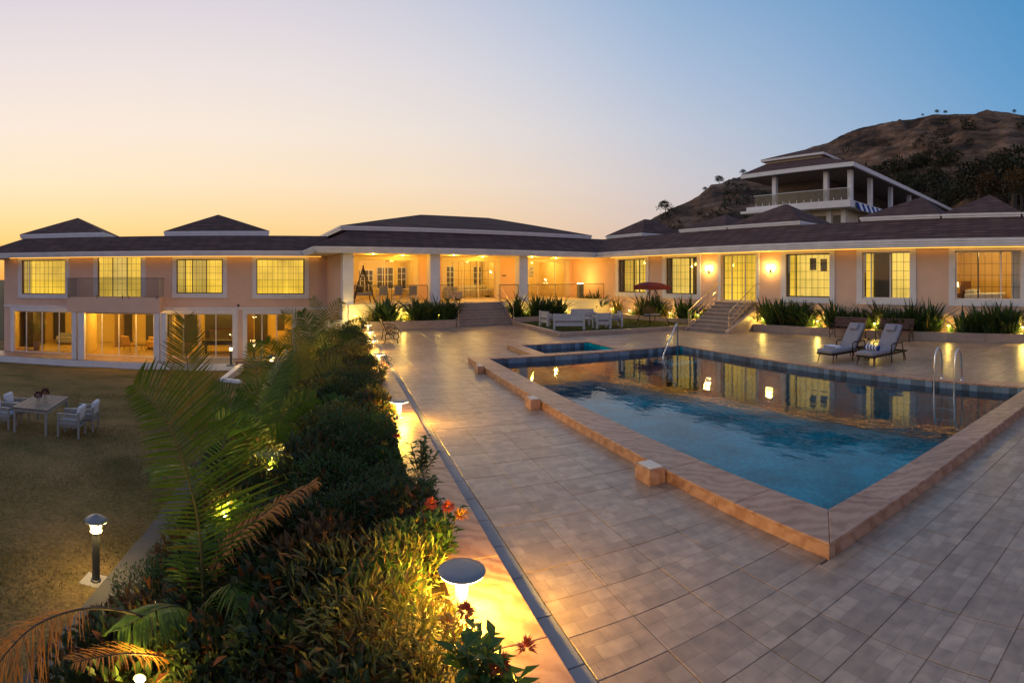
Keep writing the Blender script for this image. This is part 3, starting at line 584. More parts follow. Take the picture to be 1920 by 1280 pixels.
# --- left block
def wl(x0, x1, y0, y1):
    xm = (x0 + x1) / 2; return (UF(x0, VLW), UF(x1, VLW), ZF(xm, y1, VLW), ZF(xm, y0, VLW))
up = [wl(41, 123, 487.5, 551.5), wl(183, 265, 481, 557.5), wl(331, 417.5, 486, 550), wl(481, 571, 485.5, 551.5)]
lo = [wl(26, 139, 586, 661), wl(158, 289, 588, 662), wl(312, 437, 589, 663.5), wl(462, 549, 590, 664)]
lo = [(h[0], h[1], -2.40, .40) for h in lo]
UL0 = UF(8, VLW)
wall('front_wall', 'f', VLW, UL0, 5.6, -2.95, 4.05, up + lo, M['stucco'])
m = MB(); m.tri((UL0, VLW, -2.95), (UL0, VLW, 4.05), (UL0, 45, 4.05), (UL0, 45, -2.95)); m.tri((UL0, 45, -2.95), (UL0, 45, 4.05), (24, 45, 4.05), (24, 45, -2.95)); m.build('rear_wall', M['stucco'], villa)
gl = dict(frame='frame_dark')
window('f', VLW, *up[0], [(0, 'curtain_dim'), (.16, 'curtain', 'frame_white'), ], 'upper window at the far left end, curtain drawn but for a narrow strip', **gl)
window('f', VLW, *up[1], [(0, 'curtain'), (.34, 'curtain_pale'), (.68, 'curtain')], 'tall yellow balcony window above the glass railing', **gl, sill=False)
window('f', VLW, *up[2], [(0, 'curtain_dim'), (.18, 'curtain'), (.34, 'curtain_dim'), (.66, 'curtain')], 'upper window with half drawn curtains right of the balcony', **gl, grille=(.4, .42))
window('f', VLW, *up[3], [(0, 'curtain')], 'upper window fully covered by a yellow curtain next to the verandah', **gl)
for h, ps, lab in ((lo[0], [0, .2, .47, .76], 'ground floor glass doors at the left end, a potted palm behind them'), (lo[1], [0, .25, .5, .75], 'ground floor glass doors under the balcony with the armchair inside'), (lo[2], [0, .25, .5, .75], 'ground floor glass doors with the billiard table inside'), (lo[3], [0, .33, .66], 'ground floor glass doors half hidden by palms')):
    window('f', VLW, *h, [(p, 'room') for p in ps], lab, trim=.24 if h is not lo[1] else .12, grille=None, frame='frame_white', sill=False, name='glass_door')
# ground floor room
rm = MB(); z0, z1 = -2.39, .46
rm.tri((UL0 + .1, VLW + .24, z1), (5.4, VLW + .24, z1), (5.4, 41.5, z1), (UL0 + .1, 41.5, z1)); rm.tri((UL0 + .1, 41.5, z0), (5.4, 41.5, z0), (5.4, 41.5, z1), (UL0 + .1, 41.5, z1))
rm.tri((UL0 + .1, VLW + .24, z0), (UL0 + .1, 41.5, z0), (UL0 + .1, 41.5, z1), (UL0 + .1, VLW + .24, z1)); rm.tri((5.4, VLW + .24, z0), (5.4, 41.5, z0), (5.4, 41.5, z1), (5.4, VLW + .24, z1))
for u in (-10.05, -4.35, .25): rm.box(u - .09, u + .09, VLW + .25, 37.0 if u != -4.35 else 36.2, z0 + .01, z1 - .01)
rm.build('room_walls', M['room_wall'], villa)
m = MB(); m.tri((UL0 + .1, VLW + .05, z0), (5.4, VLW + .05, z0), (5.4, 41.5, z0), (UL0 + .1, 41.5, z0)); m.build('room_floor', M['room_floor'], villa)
for u0, u1, d in ((-9.2, -8.3, 0), (-7.2, -6.0, 0), (-13.2, -11.4, .5), (-2.6, 0.0, .0), (1.2, 2.2, 0), (2.9, 3.5, .6), (-14.8, -13.8, 0), (-5.6, -5.0, 0), (-4.2, -3.2, 0)):
    MB().box(u0, u1, 41.40, 41.46, z0 + .05 + d * 1.6, z1 - .35).build('dark_panel', M['room_dark'], villa)
for u, v in ((-13.6, 36.3), (-11.6, 38.5), (-8.7, 36.2), (-6.2, 38.2), (-2.9, 36.4), (-1.0, 38.5), (2.1, 36.2), (3.6, 38.4)):
    f = MB().lathe([(.0, z1 - .05), (.09, z1 - .05), (.09, z1 - .001), (0, z1 - .001)], 12, (u, v, 0)).build('ceiling_light', M['glow_soft'], villa)
    point_light(Vector((u, v, z1 - .25)) - Vector(VB), 135, villa, color=(1, .62, .10), size=.12)
# upper storey floor slab is behind the wall; balcony with glass railing
bal = MB().box(-10.55, -4.75, 32.0, VLW - .003, .55, 1.46).build('balcony', M['stucco'], villa)
for q in ((-10.53, -4.77, 32.02, 32.034), ): MB().box(*q, 1.47, 2.62).build('glass_panel', M['frosted_glass'], bal)
MB().box(-10.53, -10.516, 32.04, VLW - .05, 1.47, 2.62).build('glass_panel', M['frosted_glass'], bal)
MB().box(-4.784, -4.77, 32.04, VLW - .05, 1.47, 2.62).build('glass_panel', M['frosted_glass'], bal)
MB().box(-10.56, -4.74, 32.0, 32.06, 2.622, 2.66).box(-10.56, -10.5, 32.061, VLW - .02, 2.622, 2.66).box(-4.8, -4.74, 32.061, VLW - .02, 2.622, 2.66).build('railing_top', M['dark_metal'], bal)
for u in (-10.4, -8.6, -7.0, -6.6, -4.9): MB().box(u - .02, u + .02, 31.985, 32.015, 1.38, 1.62).build('railing_clamp', M['dark_metal'], bal)
for (a, b) in ((-10.25, -9.95), (-9.85, -9.45), (-5.1, -4.75), (-4.68, -4.36)):
    MB().box(a, b, 32.05, 32.5, -2.4, .549).build('pier', M['white'], villa, bevel=.015)
MB().box(-9.6, -5.0, 32.2, 33.6, .46, .54).build('light_strip', M['cream'], bal)
for u in (-8.9, -7.2, -5.7):
    MB().lathe([(0, .43), (.08, .43), (.08, .459), (0, .459)], 12, (u, 33.1, 0)).build('downlight', M['glow'], bal); point_light(Vector((u, 33.1, .30)) - Vector(VB), 70, villa, color=(1, .55, .10))
m = MB().box(UL0 - 1.5, -.2, 31.9, VLW + .02, -3.2, -2.41).build('lower_terrace', M['concrete'], villa); MB().box(UL0 - 1.5, -.2, 31.86, 31.897, -3.2, -2.42).build('terrace_edge', M['white'], m)
for k in range(26): MB().box(UL0 - 1.48 + k * .56, UL0 - 1.48 + k * .56 + .553, 31.9, VLW - .01, -2.409, -2.4 + rnd.uniform(-.002, .001)).build('paving_tile', M['terracotta'], m)
MB().box(-.2, 5.6, 33.0, VLW + .02, -3.2, -2.42).build('lower_terrace', M['terracotta'], villa)
MB().box(UL0 - .02, 5.6, VLW - .05, VLW - .003, .66, .80).build('string_course', M['white'], villa)
MB().tube([(UF(446, VLW), VLW - .06, -2.4), (UF(446, VLW), VLW - .06, .9)], .035).build('downpipe', M['white'], villa)
MB().box(UF(447, VLW) - .07, UF(447, VLW) + .07, VLW - .12, VLW - .003, .86, 1.0).build('floodlight', M['frame_dark'], villa)
# --- central block and verandah
ZFL, ZWF = 1.25, 1.40
m = MB(); m.box(5.6, 5.82, VFC + .55, VLW + .2, -3.2, 4.05); m.build('side_wall', M['stucco'], villa)
m = MB(); m.box(5.83, 23.3, VFC - .2, VFW + .3, -.4, ZFL - .03); m.build('verandah_base', M['cream'], villa)
for k in range(29): MB().box(5.83 + k * .6, 5.83 + k * .6 + .595, VFC - .21, VFW, ZFL - .029, ZFL + rnd.uniform(-.0015, .0015)).build('verandah_tile', M['cream'], villa)
fo = [(UF(672, VFW), UF(775, VFW), ZFL + .02, 3.80), (UF(837, VFW), UF(929, VFW), ZFL + .02, 3.80), (UF(991, VFW), UF(1061, VFW), ZFL + .02, 3.80)]
wall('front_wall', 'f', VFW, 5.6, UWALL, ZFL, 4.05, fo, M['stucco'], .25)
window('f', VFW, *fo[0], [(0, 'room'), (.48, 'room')], 'wide verandah opening behind the dining set', trim=.34, grille=None, frame='cream', sill=False, name='glass_door', trim_mat='cream')
window('f', VFW, *fo[1], [(0, 'room'), (.33, 'room'), (.66, 'room')], 'sliding glass doors at the top of the front steps', trim=.34, grille=(.45, .55), frame='cream', sill=False, name='glass_door', trim_mat='cream')
window('f', VFW, *fo[2], [(0, 'room'), (.24, 'room'), (.72, 'room')], 'verandah window nearest the inner corner, pictures on the wall behind it', trim=.30, grille=None, frame='cream', sill=False, name='glass_door', trim_mat='cream')
rm = MB(); z0, z1, vb = ZFL + .01, 4.02, 37.2
rm.tri((5.9, vb, z0), (23.2, vb, z0), (23.2, vb, z1), (5.9, vb, z1)); rm.tri((5.9, VFW + .26, z1), (23.2, VFW + .26, z1), (23.2, vb, z1), (5.9, vb, z1)); rm.tri((5.9, VFW + .26, z0), (5.9, vb, z0), (5.9, vb, z1), (5.9, VFW + .26, z1)); rm.tri((23.2, VFW + .26, z0), (23.2, vb, z0), (23.2, vb, z1), (23.2, VFW + .26, z1))
rm.box(11.9, 12.1, VFW + .27, vb - .01, z0 + .01, z1 - .01); rm.box(17.9, 18.1, VFW + .27, vb - .01, z0 + .01, z1 - .01); rm.build('room_walls', M['room_wall'], villa)
m = MB(); m.tri((5.9, VFW + .05, z0), (23.2, VFW + .05, z0), (23.2, vb, z0), (5.9, vb, z0)); m.build('room_floor', M['room_floor'], villa)
def inner_win(u0, u1, za, zb, nx, nz):
    o = MB().box(u0, u1, vb - .05, vb - .02, za, zb).build('inner_window', M['room_dark'], villa); q = MB()
    for i in range(nx + 1): u = u0 + (u1 - u0) * i / nx; q.box(u - .025, u + .025, vb - .075, vb - .051, za, zb)
    for i in range(nz + 1): z = za + (zb - za) * i / nz; q.box(u0, u1, vb - .09, vb - .076, z - .02, z + .02)
    q.build('glazing_bars', M['frame_white'], o)
inner_win(8.2, 9.4, 1.7, 3.2, 4, 4); inner_win(9.7, 10.9, 1.9, 3.4, 3, 3); inner_win(11.2, 11.85, 1.7, 3.4, 2, 4); inner_win(15.0, 15.6, 1.5, 3.5, 2, 5); inner_win(17.2, 17.85, 1.3, 3.5, 2, 5); inner_win(21.0, 21.3, 1.6, 3.0, 1, 4)
for u0, u1 in ((19.9, 20.6), (20.8, 21.5), (21.8, 22.5)): 
    o = MB().box(u0, u1, vb - .045, vb - .02, 2.75, 3.55).build('wall_picture', M['picture'], villa); MB().box(u0 - .03, u1 + .03, vb - .02, vb - .012, 2.72, 3.58).build('picture_frame', M['frame_white'], o)
for u, v in ((8.0, 34.6), (10.4, 35.2), (14.0, 34.4), (16.4, 35.4), (20.0, 34.4), (22.0, 35.4)):
    MB().lathe([(0, z1 - .04), (.1, z1 - .04), (.1, z1 - .002), (0, z1 - .002)], 12, (u, v, 0)).build('ceiling_light', M['glow_soft'], villa); point_light(Vector((u, v, z1 - .25)) - Vector(VB), 130, villa, color=(1, .68, .22), size=.12)
for k, (x0, x1) in enumerate(((643, 663), (807, 825.5), (974, 990))):
    a, b = UF(x0, VFC), UF(x1, VFC); c = MB().box(a, b, VFC, VFC + .55, -1.2 if k == 0 else ZFL - .02, ZE + .02).build('column', M['white'], villa, bevel=.02)
    if k == 0: MB().box(a - .04, b + .04, VFC - .04, VFC + .59, -1.8, 1.25).build('column_base', M['white'], c, bevel=.015)
for u, v in ((7.6, 29.9), (9.8, 31.4), (12.6, 30.0), (15.2, 31.4), (18.2, 30.2), (20.6, 31.0)):
    MB().lathe([(0, ZE + .005), (.05, ZE + .005), (.05, ZE + .019), (0, ZE + .019)], 12, (u, v, 0)).build('downlight', M['glow'], villa); point_light(Vector((u, v, ZE - .2)) - Vector(VB), 95, villa, color=(1, .50, .045), size=.08)
rl = MB()
def rail_run(pa, pb, name='verandah_railing', posts=3, h=1.0):
    pa = Vector(pa); pb = Vector(pb); o = MB().tube([pa + Vector((0, 0, h)), pb + Vector((0, 0, h))], .022).build(name, M['dark_metal'], villa)
    for k in range(posts):
        q = pa.lerp(pb, k / (posts - 1) if posts > 1 else 0); MB().tube([q, q + Vector((0, 0, h))], .016, 6).build('post', M['dark_metal'], o)
    d = (pb - pa); n = Vector((-d.y, d.x, 0)).normalized() * .004; g = MB(); g.extr([pa + Vector((0, 0, .08)), pb + Vector((0, 0, .08)), pb + Vector((0, 0, h - .04)), pa + Vector((0, 0, h - .04))], n); g.build('glass_panel', M['window_glass'], o)
rail_run((6.2, VFC + .1, ZFL), (10.4, VFC + .1, ZFL)); rail_run((11.15, VFC + .1, ZFL), (11.95, VFC + .1, ZFL), posts=2); rail_run((14.95, VFC + .1, ZFL), (16.25, VFC + .1, ZFL), posts=2); rail_run((16.95, VFC + .1, ZFL), (22.9, VFC + .1, ZFL), posts=4)
MB().box(UF(941, VFW), UF(949, VFW), VFW - .03, VFW - .003, 2.78, 2.86).build('name_plaque', M['frame_dark'], villa)
# --- right wing
def ww(x0, x1, y0, y1, u=UWALL):
    xm = (x0 + x1) / 2; return (VW(x1, u), VW(x0, u), ZW(xm, y1, u), ZW(xm, y0, u))
wv = [ww(1160, 1211, 487, 551), ww(1249, 1307.5, 482, 553.5), ww(1352, 1418, 470, 560), ww(1474, 1556, 473, 556), ww(1617, 1707, 470, 558.7), ww(1791, 1915, 470, 559.5)]
wv = [(h[0], h[1], 1.72 if k != 2 else ZWF + .02, 3.86 if k != 2 else 3.92) for k, h in enumerate(wv)] + [(-1.5, 1.3, 1.72, 3.86)]
wall('wing_wall', 'w', UWALL, -6, VFW, -.1, 4.05, wv, M['stucco'])
window('w', UWALL, *wv[0], [(0, 'curtain'), (.25, 'curtain_pale'), (.45, 'curtain_dim', 'frame_dark'), (.9, 'dark')], 'wing window nearest the inner corner, half of it dim')
window('w', UWALL, *wv[1], [(0, 'dark'), (.24, 'curtain_pale'), (.92, 'dark')], 'wing window behind the red swing canopy with a dark panelled strip', grille=(.36, .42))
window('w', UWALL, *wv[2], [(0, 'curtain'), (.32, 'curtain', 'cream'), (.72, 'curtain', 'cream')], 'tall lit wing door at the top of the side steps between the wall lamps', sill=False, name='glass_door', frame='cream', trim=.2)
window('w', UWALL, *wv[3], [(0, 'curtain_pale'), (.80, 'curtain', 'frame_dark')], 'wing window with two pictures showing right of the wall lamps', grille=(.33, .45))
window('w', UWALL, *wv[4], [(0, 'curtain_pale'), (.42, 'dark', 'frame_white'), (.84, 'curtain')], 'wing window with a dark open middle behind the first lounger', frame='frame_white')
window('w', UWALL, *wv[5], [(0, 'room'), (.3, 'room', 'frame_white'), (.66, 'room', 'frame_dark')], 'wide wing window showing a lit bedroom', frame='frame_white', grille=(.33, .52))
window('w', UWALL, *wv[6], [(0, 'curtain_pale')])
for a, z in ((VW(1520, UWALL), 3.35), (VW(1540, UWALL), 3.3)):
    o = MB().box(UWALL + .24, UWALL + .26, a - .18, a + .18, z - .3, z + .3).build('wall_picture', M['picture'], villa)
rm = MB(); z0, z1 = ZWF + .01, 4.02                       # bedroom behind the last window
rm.tri((27.5, .9, z0), (27.5, 6.6, z0), (27.5, 6.6, z1), (27.5, .9, z1)); rm.tri((UWALL + .23, 6.6, z0), (27.5, 6.6, z0), (27.5, 6.6, z1), (UWALL + .23, 6.6, z1)); rm.tri((UWALL + .23, 1.9, z0), (27.5, 1.9, z0), (27.5, 1.9, z1), (UWALL + .23, 1.9, z1)); rm.tri((UWALL + .23, .9, z1), (27.5, .9, z1), (27.5, 6.6, z1), (UWALL + .23, 6.6, z1)); rm.build('room_walls', M['room_wall'], villa)
m = MB(); m.tri((UWALL + .05, .9, z0), (27.5, .9, z0), (27.5, 6.6, z0), (UWALL + .05, 6.6, z0)); m.build('room_floor', M['room_floor'], villa)
point_light(Vector((25.0, 4.2, 3.8)) - Vector(VB), 130, villa, color=(1, .66, .2), size=.1)
MB().lathe([(0, 4.0), (.1, 4.0), (.1, 4.018), (0, 4.018)], 12, (25.0, 4.2, 0)).build('ceiling_light', M['glow_soft'], villa)
m = MB()
for i in range(13):
    a = 2.85 + .5 * i / 12; d = UWALL + .32 + .035 * math.sin(i * 1.7); m.v += [Vector((d, a, 1.45)), Vector((d, a, 3.95))]
for i in range(12): m.f.append((2 * i, 2 * i + 2, 2 * i + 3, 2 * i + 1))
m.build('curtain', M['towel_white'], villa, smooth=True)
MB().box(UWALL - .02, UWALL + .3, -6, VFC - .25, -.1, ZWF - .3).build('wing_plinth', M['stucco'], villa)
# --- roofs: shingle skirts with white fascia, hipped roofs above
def fascia(path, name='fascia', z0=ZE, z1=ZT, th=.16, m='fascia', steps=(.0, .03, .06)):
    n = len(steps)                                         # path runs with the roof on its left
    for k in range(len(path) - 1):
        p, q = Vector((*path[k], 0)), Vector((*path[k + 1], 0)); d = (q - p).normalized(); o = Vector((d.y, -d.x, 0)); mb = MB()
        for i, s_ in enumerate(steps):
            za, zb = z0 + (z1 - z0) * i / n, z0 + (z1 - z0) * (i + 1) / n - .006
            mb.extr([p + o * s_ + Vector((0, 0, za)), q + o * s_ + Vector((0, 0, za)), q - o * th + Vector((0, 0, za)), p - o * th + Vector((0, 0, za))], (0, 0, zb - za))
        mb.build(name, M[m], villa)
UR = 3.94
fascia([(-17.3, 46), (-17.3, VLE), (UR, VLE), (UR, VFE), (UE, VFE), (UE, -8)])
def roof(name, polys):
    mb = MB()
    for p in polys: mb.tri(*p)
    return mb.build(name, M['shingle'], villa)
z = ZT - .005
roof('skirt_roof', [[(-17.36, VLE - .06, z), (UR, VLE - .06, z), (UR + SR, VLE + SR, SZ), (-17.36 + SR, VLE + SR, SZ)], [(-17.36, 46, z), (-17.36, VLE - .06, z), (-17.36 + SR, VLE + SR, SZ), (-17.36 + SR, 46, SZ)],
    [(UR - .06, VLE - .06, z), (UR - .06, VFE - .06, z), (UR + SR, VFE + SR, SZ), (UR + SR, VLE + SR, SZ)]])
roof('skirt_roof', [[(UR - .06, VFE - .06, z), (UE - .06, VFE - .06, z), (UE + SR, VFE + SR, SZ), (UR + SR, VFE + SR, SZ)]])
roof('skirt_roof', [[(UE - .06, VFE - .06, z), (UE - .06, -8, z), (UE + SR, -8, SZ), (UE + SR, VFE + SR, SZ)]])
m = MB(); m.tri((-17.36 + SR, VLE + SR, SZ - .01), (UR + SR, VLE + SR, SZ - .01), (UR + SR, 46, SZ - .01), (-17.36 + SR, 46, SZ - .01)); m.tri((UR + SR, VFE + SR, SZ - .01), (UE + SR, VFE + SR, SZ - .01), (UE + SR, 46, SZ - .01), (UR + SR, 46, SZ - .01)); m.tri((UE + SR, -8, SZ - .01), (31, -8, SZ - .01), (31, 46, SZ - .01), (UE + SR, 46, SZ - .01)); m.build('flat_roof', M['concrete'], villa)
m = MB(); zc = ZE + .02
m.tri((-17.2, VLE + .1, zc), (UR + .1, VLE + .1, zc), (UR + .1, VLW + .2, zc), (-17.2, VLW + .2, zc)); m.tri((UR + .1, VFE + .1, zc), (UE + .1, VFE + .1, zc), (UE + .1, 34.2, zc), (UR + .1, 34.2, zc)); m.tri((UE + .1, -8, zc), (UWALL + .2, -8, zc), (UWALL + .2, 34.2, zc), (UE + .1, 34.2, zc)); m.build('soffit', M['cream'], villa)
def hip(u0, u1, v0, v1, zb, zr, rid, name='hipped_roof', zf=.22, ov=.0):
    # rid: ridge line ((u,v),(u,v)); fascia band below the eave
    a, b = (*rid[0], zr), (*rid[1], zr); mb = MB(); c = [(u0, v0, zb), (u1, v0, zb), (u1, v1, zb), (u0, v1, zb)]
    if rid[0] == rid[1]:
        for k in range(4): mb.tri(c[k], c[(k + 1) % 4], a)
    elif abs(rid[0][0] - rid[1][0]) > abs(rid[0][1] - rid[1][1]): mb.tri(c[0], c[1], b, a); mb.tri(c[1], c[2], b); mb.tri(c[2], c[3], a, b); mb.tri(c[3], c[0], a)
    else: mb.tri(c[0], c[1], a); mb.tri(c[1], c[2], b, a); mb.tri(c[2], c[3], b); mb.tri(c[3], c[0], a, b)
    o = mb.build(name, M['shingle'], villa)
    w_ = MB()
    for s_, za, zz in ((.0, zb - zf, zb - zf * .5 - .004), (.04, zb - zf * .5, zb - .004)): w_.box(u0 + .05 - s_, u1 - .05 + s_, v0 + .05 - s_, v1 - .05 + s_, za, zz)
    w_.build('roof_fascia', M['white'], o); MB().box(u0 + .5, u1 - .5, v0 + .5, v1 - .5, SZ - .02, zb - zf).build('roof_upstand', M['white'], o)
hip(-15.9, -9.5, 37, 45.2, 5.90, 7.45, ((-12.7, 41.3), (-12.7, 41.9)), zf=.32)
hip(-5.2, 2.1, 37, 44, 5.88, 7.40, ((-1.55, 40.5), (-1.55, 40.5)), zf=.32)
hip(5.75, 23.25, 30.35, 41.6, 5.66, 7.12, ((12.6, 36), (17.9, 36)), zf=.25)
hip(24.3, 28.2, 26.3, 30.2, 5.66, 6.85, ((26.3, 28.2), (27.6, 28.2)), zf=.2)
hip(24.3, 29.2, 14.3, 19.2, 5.66, 6.95, ((26.75, 16.6), (26.75, 16.9)), zf=.2)
hip(24.31, 29.2, 19.21, 23.0, 5.66, 6.6, ((26.4, 21.0), (26.7, 21.0)), zf=.2)
hip(24.3, 30.0, 6.8, 10.95, 5.66, 6.9, ((27.0, 8.6), (27.2, 8.6)), zf=.2)
hip(24.31, 30.0, 3.0, 6.79, 5.66, 6.9, ((27.0, 4.95), (27.2, 4.95)), zf=.2)
hip(24.3, 30.0, -1.2, 2.99, 5.66, 6.9, ((27.0, .9), (27.2, .9)), zf=.2)
# light strips under the eaves, washing the top of the walls
def strip(u0, u1, v0, v1): MB().box(u0, u1, v0, v1, ZE + .004, ZE + .018).build('light_strip', M['strip_glow'], villa)
MB().box(-9.0, -8.4, 38.4, 39.0, -2.38, .45).build('room_pillar', M['room_pillar'], villa); MB().box(-15.2, -14.6, 36.5, 39, -2.38, .45).build('room_cabinet', M['room_dark'], villa); MB().box(.5, 1.0, 36.6, 37.2, -2.38, .45).build('room_pillar', M['room_pillar'], villa)
mat('strip_glow', (1, .6, .2), .5, emit=3.2, ecol=(1, .50, .08))
k = UL0 + .6
strip(UL0 + .5, 5.2, VLW - .22, VLW - .14)
strip(UWALL - .22, UWALL - .14, -5, 27.9)
# ================================================================== planters, steps, walls in front of the villa
def bthing(name, label, cat, u, v, z=0.0, rz=0.0, group=None, base=None):
    return thing(name, label, cat, B(u, v, z), BETA + rz, group, base if base is not None else (u, v, z))
def planter(label, kind, plane, a0, a1, depth, h, n):
    c = (a0 + a1) / 2; u, v = (c, plane) if kind == 'f' else (plane, c); t = bthing('planter', label, 'planter', u, v)
    for k in range(n):
        p, q = a0 + (a1 - a0) * k / n + .002, a0 + (a1 - a0) * (k + 1) / n - .002
        (MB().box(p, q, plane, plane + .14, -.012, h + rnd.uniform(-.003, .003)) if kind == 'f' else MB().box(plane, plane + .14, p, q, -.012, h + rnd.uniform(-.003, .003))).build('panel', M['planter_stone'], t, bevel=.012)
    (MB().box(a0, a1, plane + .141, plane + depth, -.012, h - .07) if kind == 'f' else MB().box(plane + .141, plane + depth, a0, a1, -.012, h - .07)).build('soil', M['soil'], t)
    return t
planter('stone planter below the verandah, left of the front steps', 'f', 26.8, 6.5, 11.4, 1.48, .42, 4)
planter('stone planter below the verandah, right of the front steps behind the white benches', 'f', 26.8, 14.95, 22.0, 1.48, .42, 5)
planter('stone planter along the wing, between the inner corner and the side steps', 'w', 22.1, 18.75, 26.75, .97, .38, 5)
planter('long stone planter along the wing behind the loungers', 'w', 22.1, -4.0, 15.75, .97, .36, 12)
def steps(label, kind, plane0, a0, a1, n, rise, tread, run_in):
    c = (a0 + a1) / 2; u, v = (c, plane0) if kind == 'f' else (plane0, c); t = bthing('staircase', label, 'staircase', u, v)
    for k in range(n):
        d0, d1 = plane0 + k * tread, plane0 + n * tread + run_in; z0, z1 = k * rise, (k + 1) * rise
        dn = plane0 + (k + 1) * tread if k < n - 1 else d1
        st = (MB().box(a0, a1, d0 + .03, d1 - .001 * k, z0 - .012 if k == 0 else z0, z1 - .036) if kind == 'f' else MB().box(d0 + .03, d1 - .001 * k, a0, a1, z0 - .012 if k == 0 else z0, z1 - .036)).build('step', M['step_stone'], t)
        (MB().box(a0 - .015, a1 + .015, d0, dn + .05, z1 - .035, z1 - .001) if kind == 'f' else MB().box(d0, dn + .05, a0 - .015, a1 + .015, z1 - .035, z1 - .001)).build('tread', M['planter_stone'], st, bevel=.006)
    return t
s1 = steps('grey front steps rising to the verandah between two planters', 'f', 26.75, 11.55, 14.8, 8, ZFL / 8, .195, .05)
s2 = steps('side steps rising to the wing door between the wall lamps', 'w', 20.2, 16.05, 18.45, 8, ZWF / 8, .30, .48)
for a in (11.42, 14.81): MB().extr([(a, 26.6, -.01), (a, 28.28, -.01), (a, 28.28, ZFL - .04), (a, 26.6, .12)], (.12, 0, 0)).build('stringer', M['planter_stone'], s1)
for a in (15.78, 18.47): MB().extr([(20.15, a, -.01), (22.95, a, -.01), (22.95, a, ZWF - .05), (20.15, a, .12)], (0, .25 if a < 17 else .12, 0)).build('stringer', M['planter_stone'], s2)
for a in (11.5, 14.86):
    o = MB().tube([(a, 26.7, .1), (a, 26.7, 1.0), (a, 28.25, ZFL + .95), (a, 28.5, ZFL + .95)], .022).build('handrail', M['brass_steel'], s1)
    MB().tube([(a, 28.25, ZFL), (a, 28.25, ZFL + .95)], .018, 6).build('post', M['brass_steel'], o)
for a in (15.95, 18.52):
    o = MB().tube([(20.35, a, .1), (20.35, a, 1.02), (22.6, a, ZWF + .95), (22.95, a, ZWF + .95)], .026).build('handrail', M['brass_steel'], s2)
    for q in (.33, .62): MB().tube([(20.35, a, q), (22.6, a, ZWF + q - .07)], .014, 6).build('rail', M['brass_steel'], o)
    for d in (21.1, 21.85, 22.6): zz = (d - 20.35) / 2.25; MB().tube([(d, a, zz * (ZWF - .1) + .05), (d, a, 1.02 + zz * (ZWF - .07))], .016, 6).build('post', M['brass_steel'], o)
# ================================================================== garden lights
def garden_light_proto():
    t = thing('garden_light', 'x', 'garden light', (0, 0, 0))
    MB().tube([(.05, 0, -.02), (.05, 0, .325)], .012, 6).build('stake', M['dark_metal'], t)
    MB().lathe([(.02, .316), (.06, .320), (.06, .328), (.02, .329)], 12).build('glow', M['glow'], t, smooth=True)
    MB().lathe([(.085, .330), (.09, .338), (.03, .375), (0, .38)], 12).build('cap', M['dark_metal'], t, smooth=True)
    return t
gl0 = garden_light_proto(); gl_used = [False]
def garden_light(loc, label, e=7.0, group='small garden lights in the planters'):
    o = copy_tree(gl0) if gl_used[0] else gl0
    gl_used[0] = True; o.location = loc; tag(o, label, 'garden light', group); point_light((0, 0, .26), e, o, color=(1, .64, .11), size=.04); return o
GL = [(667, 'f', 'by the tall left column'), (756, 'f', 'glowing against the wall between two plants left of the front steps'), (822, 'f', 'in the leaves just left of the front steps'), (985, 'f', 'just right of the front steps'), (1062, 'f', 'behind the white benches'), (1146, 'w', 'in the inner corner of the planters'), (1180, 'w', 'left of the red swing'), (1256, 'w', 'right of the red swing'), (1309, 'w', 'left of the side steps'), (1430, 'w', 'right of the side steps'), (1532, 'w', 'left of the wooden benches'), (1640, 'w', 'in the leaves between the two wooden benches'), (1778, 'w', 'in the gap of the plants behind the pool ladder'), (1917, 'w', 'at the right edge of the picture')]
for x, kind, where in GL:
    if kind == 'f': u, v, h = UF(x, 27.55), 27.55, .37
    else: u, v, h = 22.34, VW(x, 22.34), .32
    garden_light(B(u, v, h), 'small capped garden light ' + where, 95 if kind == 'f' else 60)
# mushroom lamps along the walkway kerb
def mushroom_proto():
    t = thing('mushroom_lamp', 'x', 'lamp', (0, 0, 0))
    MB().lathe([(.075, 0), (.075, .02), (.052, .025), (.050, .40), (.06, .415)], 20).build('stem', M['lamp_white'], t, smooth=False)
    MB().lathe([(.065, .414), (.165, .416), (.178, .420), (.178, .4275), (.065, .4278)], 36).build('diffuser', M['glow'], t)
    MB().lathe([(.183, .428), (.186, .433), (.183, .438), (.12, .447), (.05, .452), (0, .453)], 36).build('cap', M['lamp_grey'], t, smooth=True)
    return t
mush = mushroom_proto()
ML = [(866, 1065, 'nearest white mushroom lamp, its dark round cap tilted into view beside the red flowers', 190), (748, 750, 'second white mushroom lamp along the kerb, standing clear of the hedge', 190), (710, 663, 'third mushroom lamp, half sunk in the hedge by the iron bench', 80), (699, 637, 'fourth mushroom lamp along the kerb, left of the iron bench', 50), (693, 621, 'fifth mushroom lamp, small and bright below the iron bench back', 45), (690, 609, 'farthest mushroom lamp, at the corner planter by the tall column', 35)]
for k, (x, y, lab, e) in enumerate(ML):
    p = P(x, y, .45); zb = .115 if p.x > .88 else .02
    o = copy_tree(mush) if k else mush
    o.location = (p.x, p.y, zb if k else .02); o.scale = (1, 1, (.455 - (zb if k else .02)) / .456); tag(o, lab, 'lamp', 'mushroom lamps along the walkway')
    for a in range(3): g_ = 2.1 * a + .3; point_light((.115 * math.cos(g_), .115 * math.sin(g_), .395), e / 2.5, o, color=(1, .54, .045), size=.03)
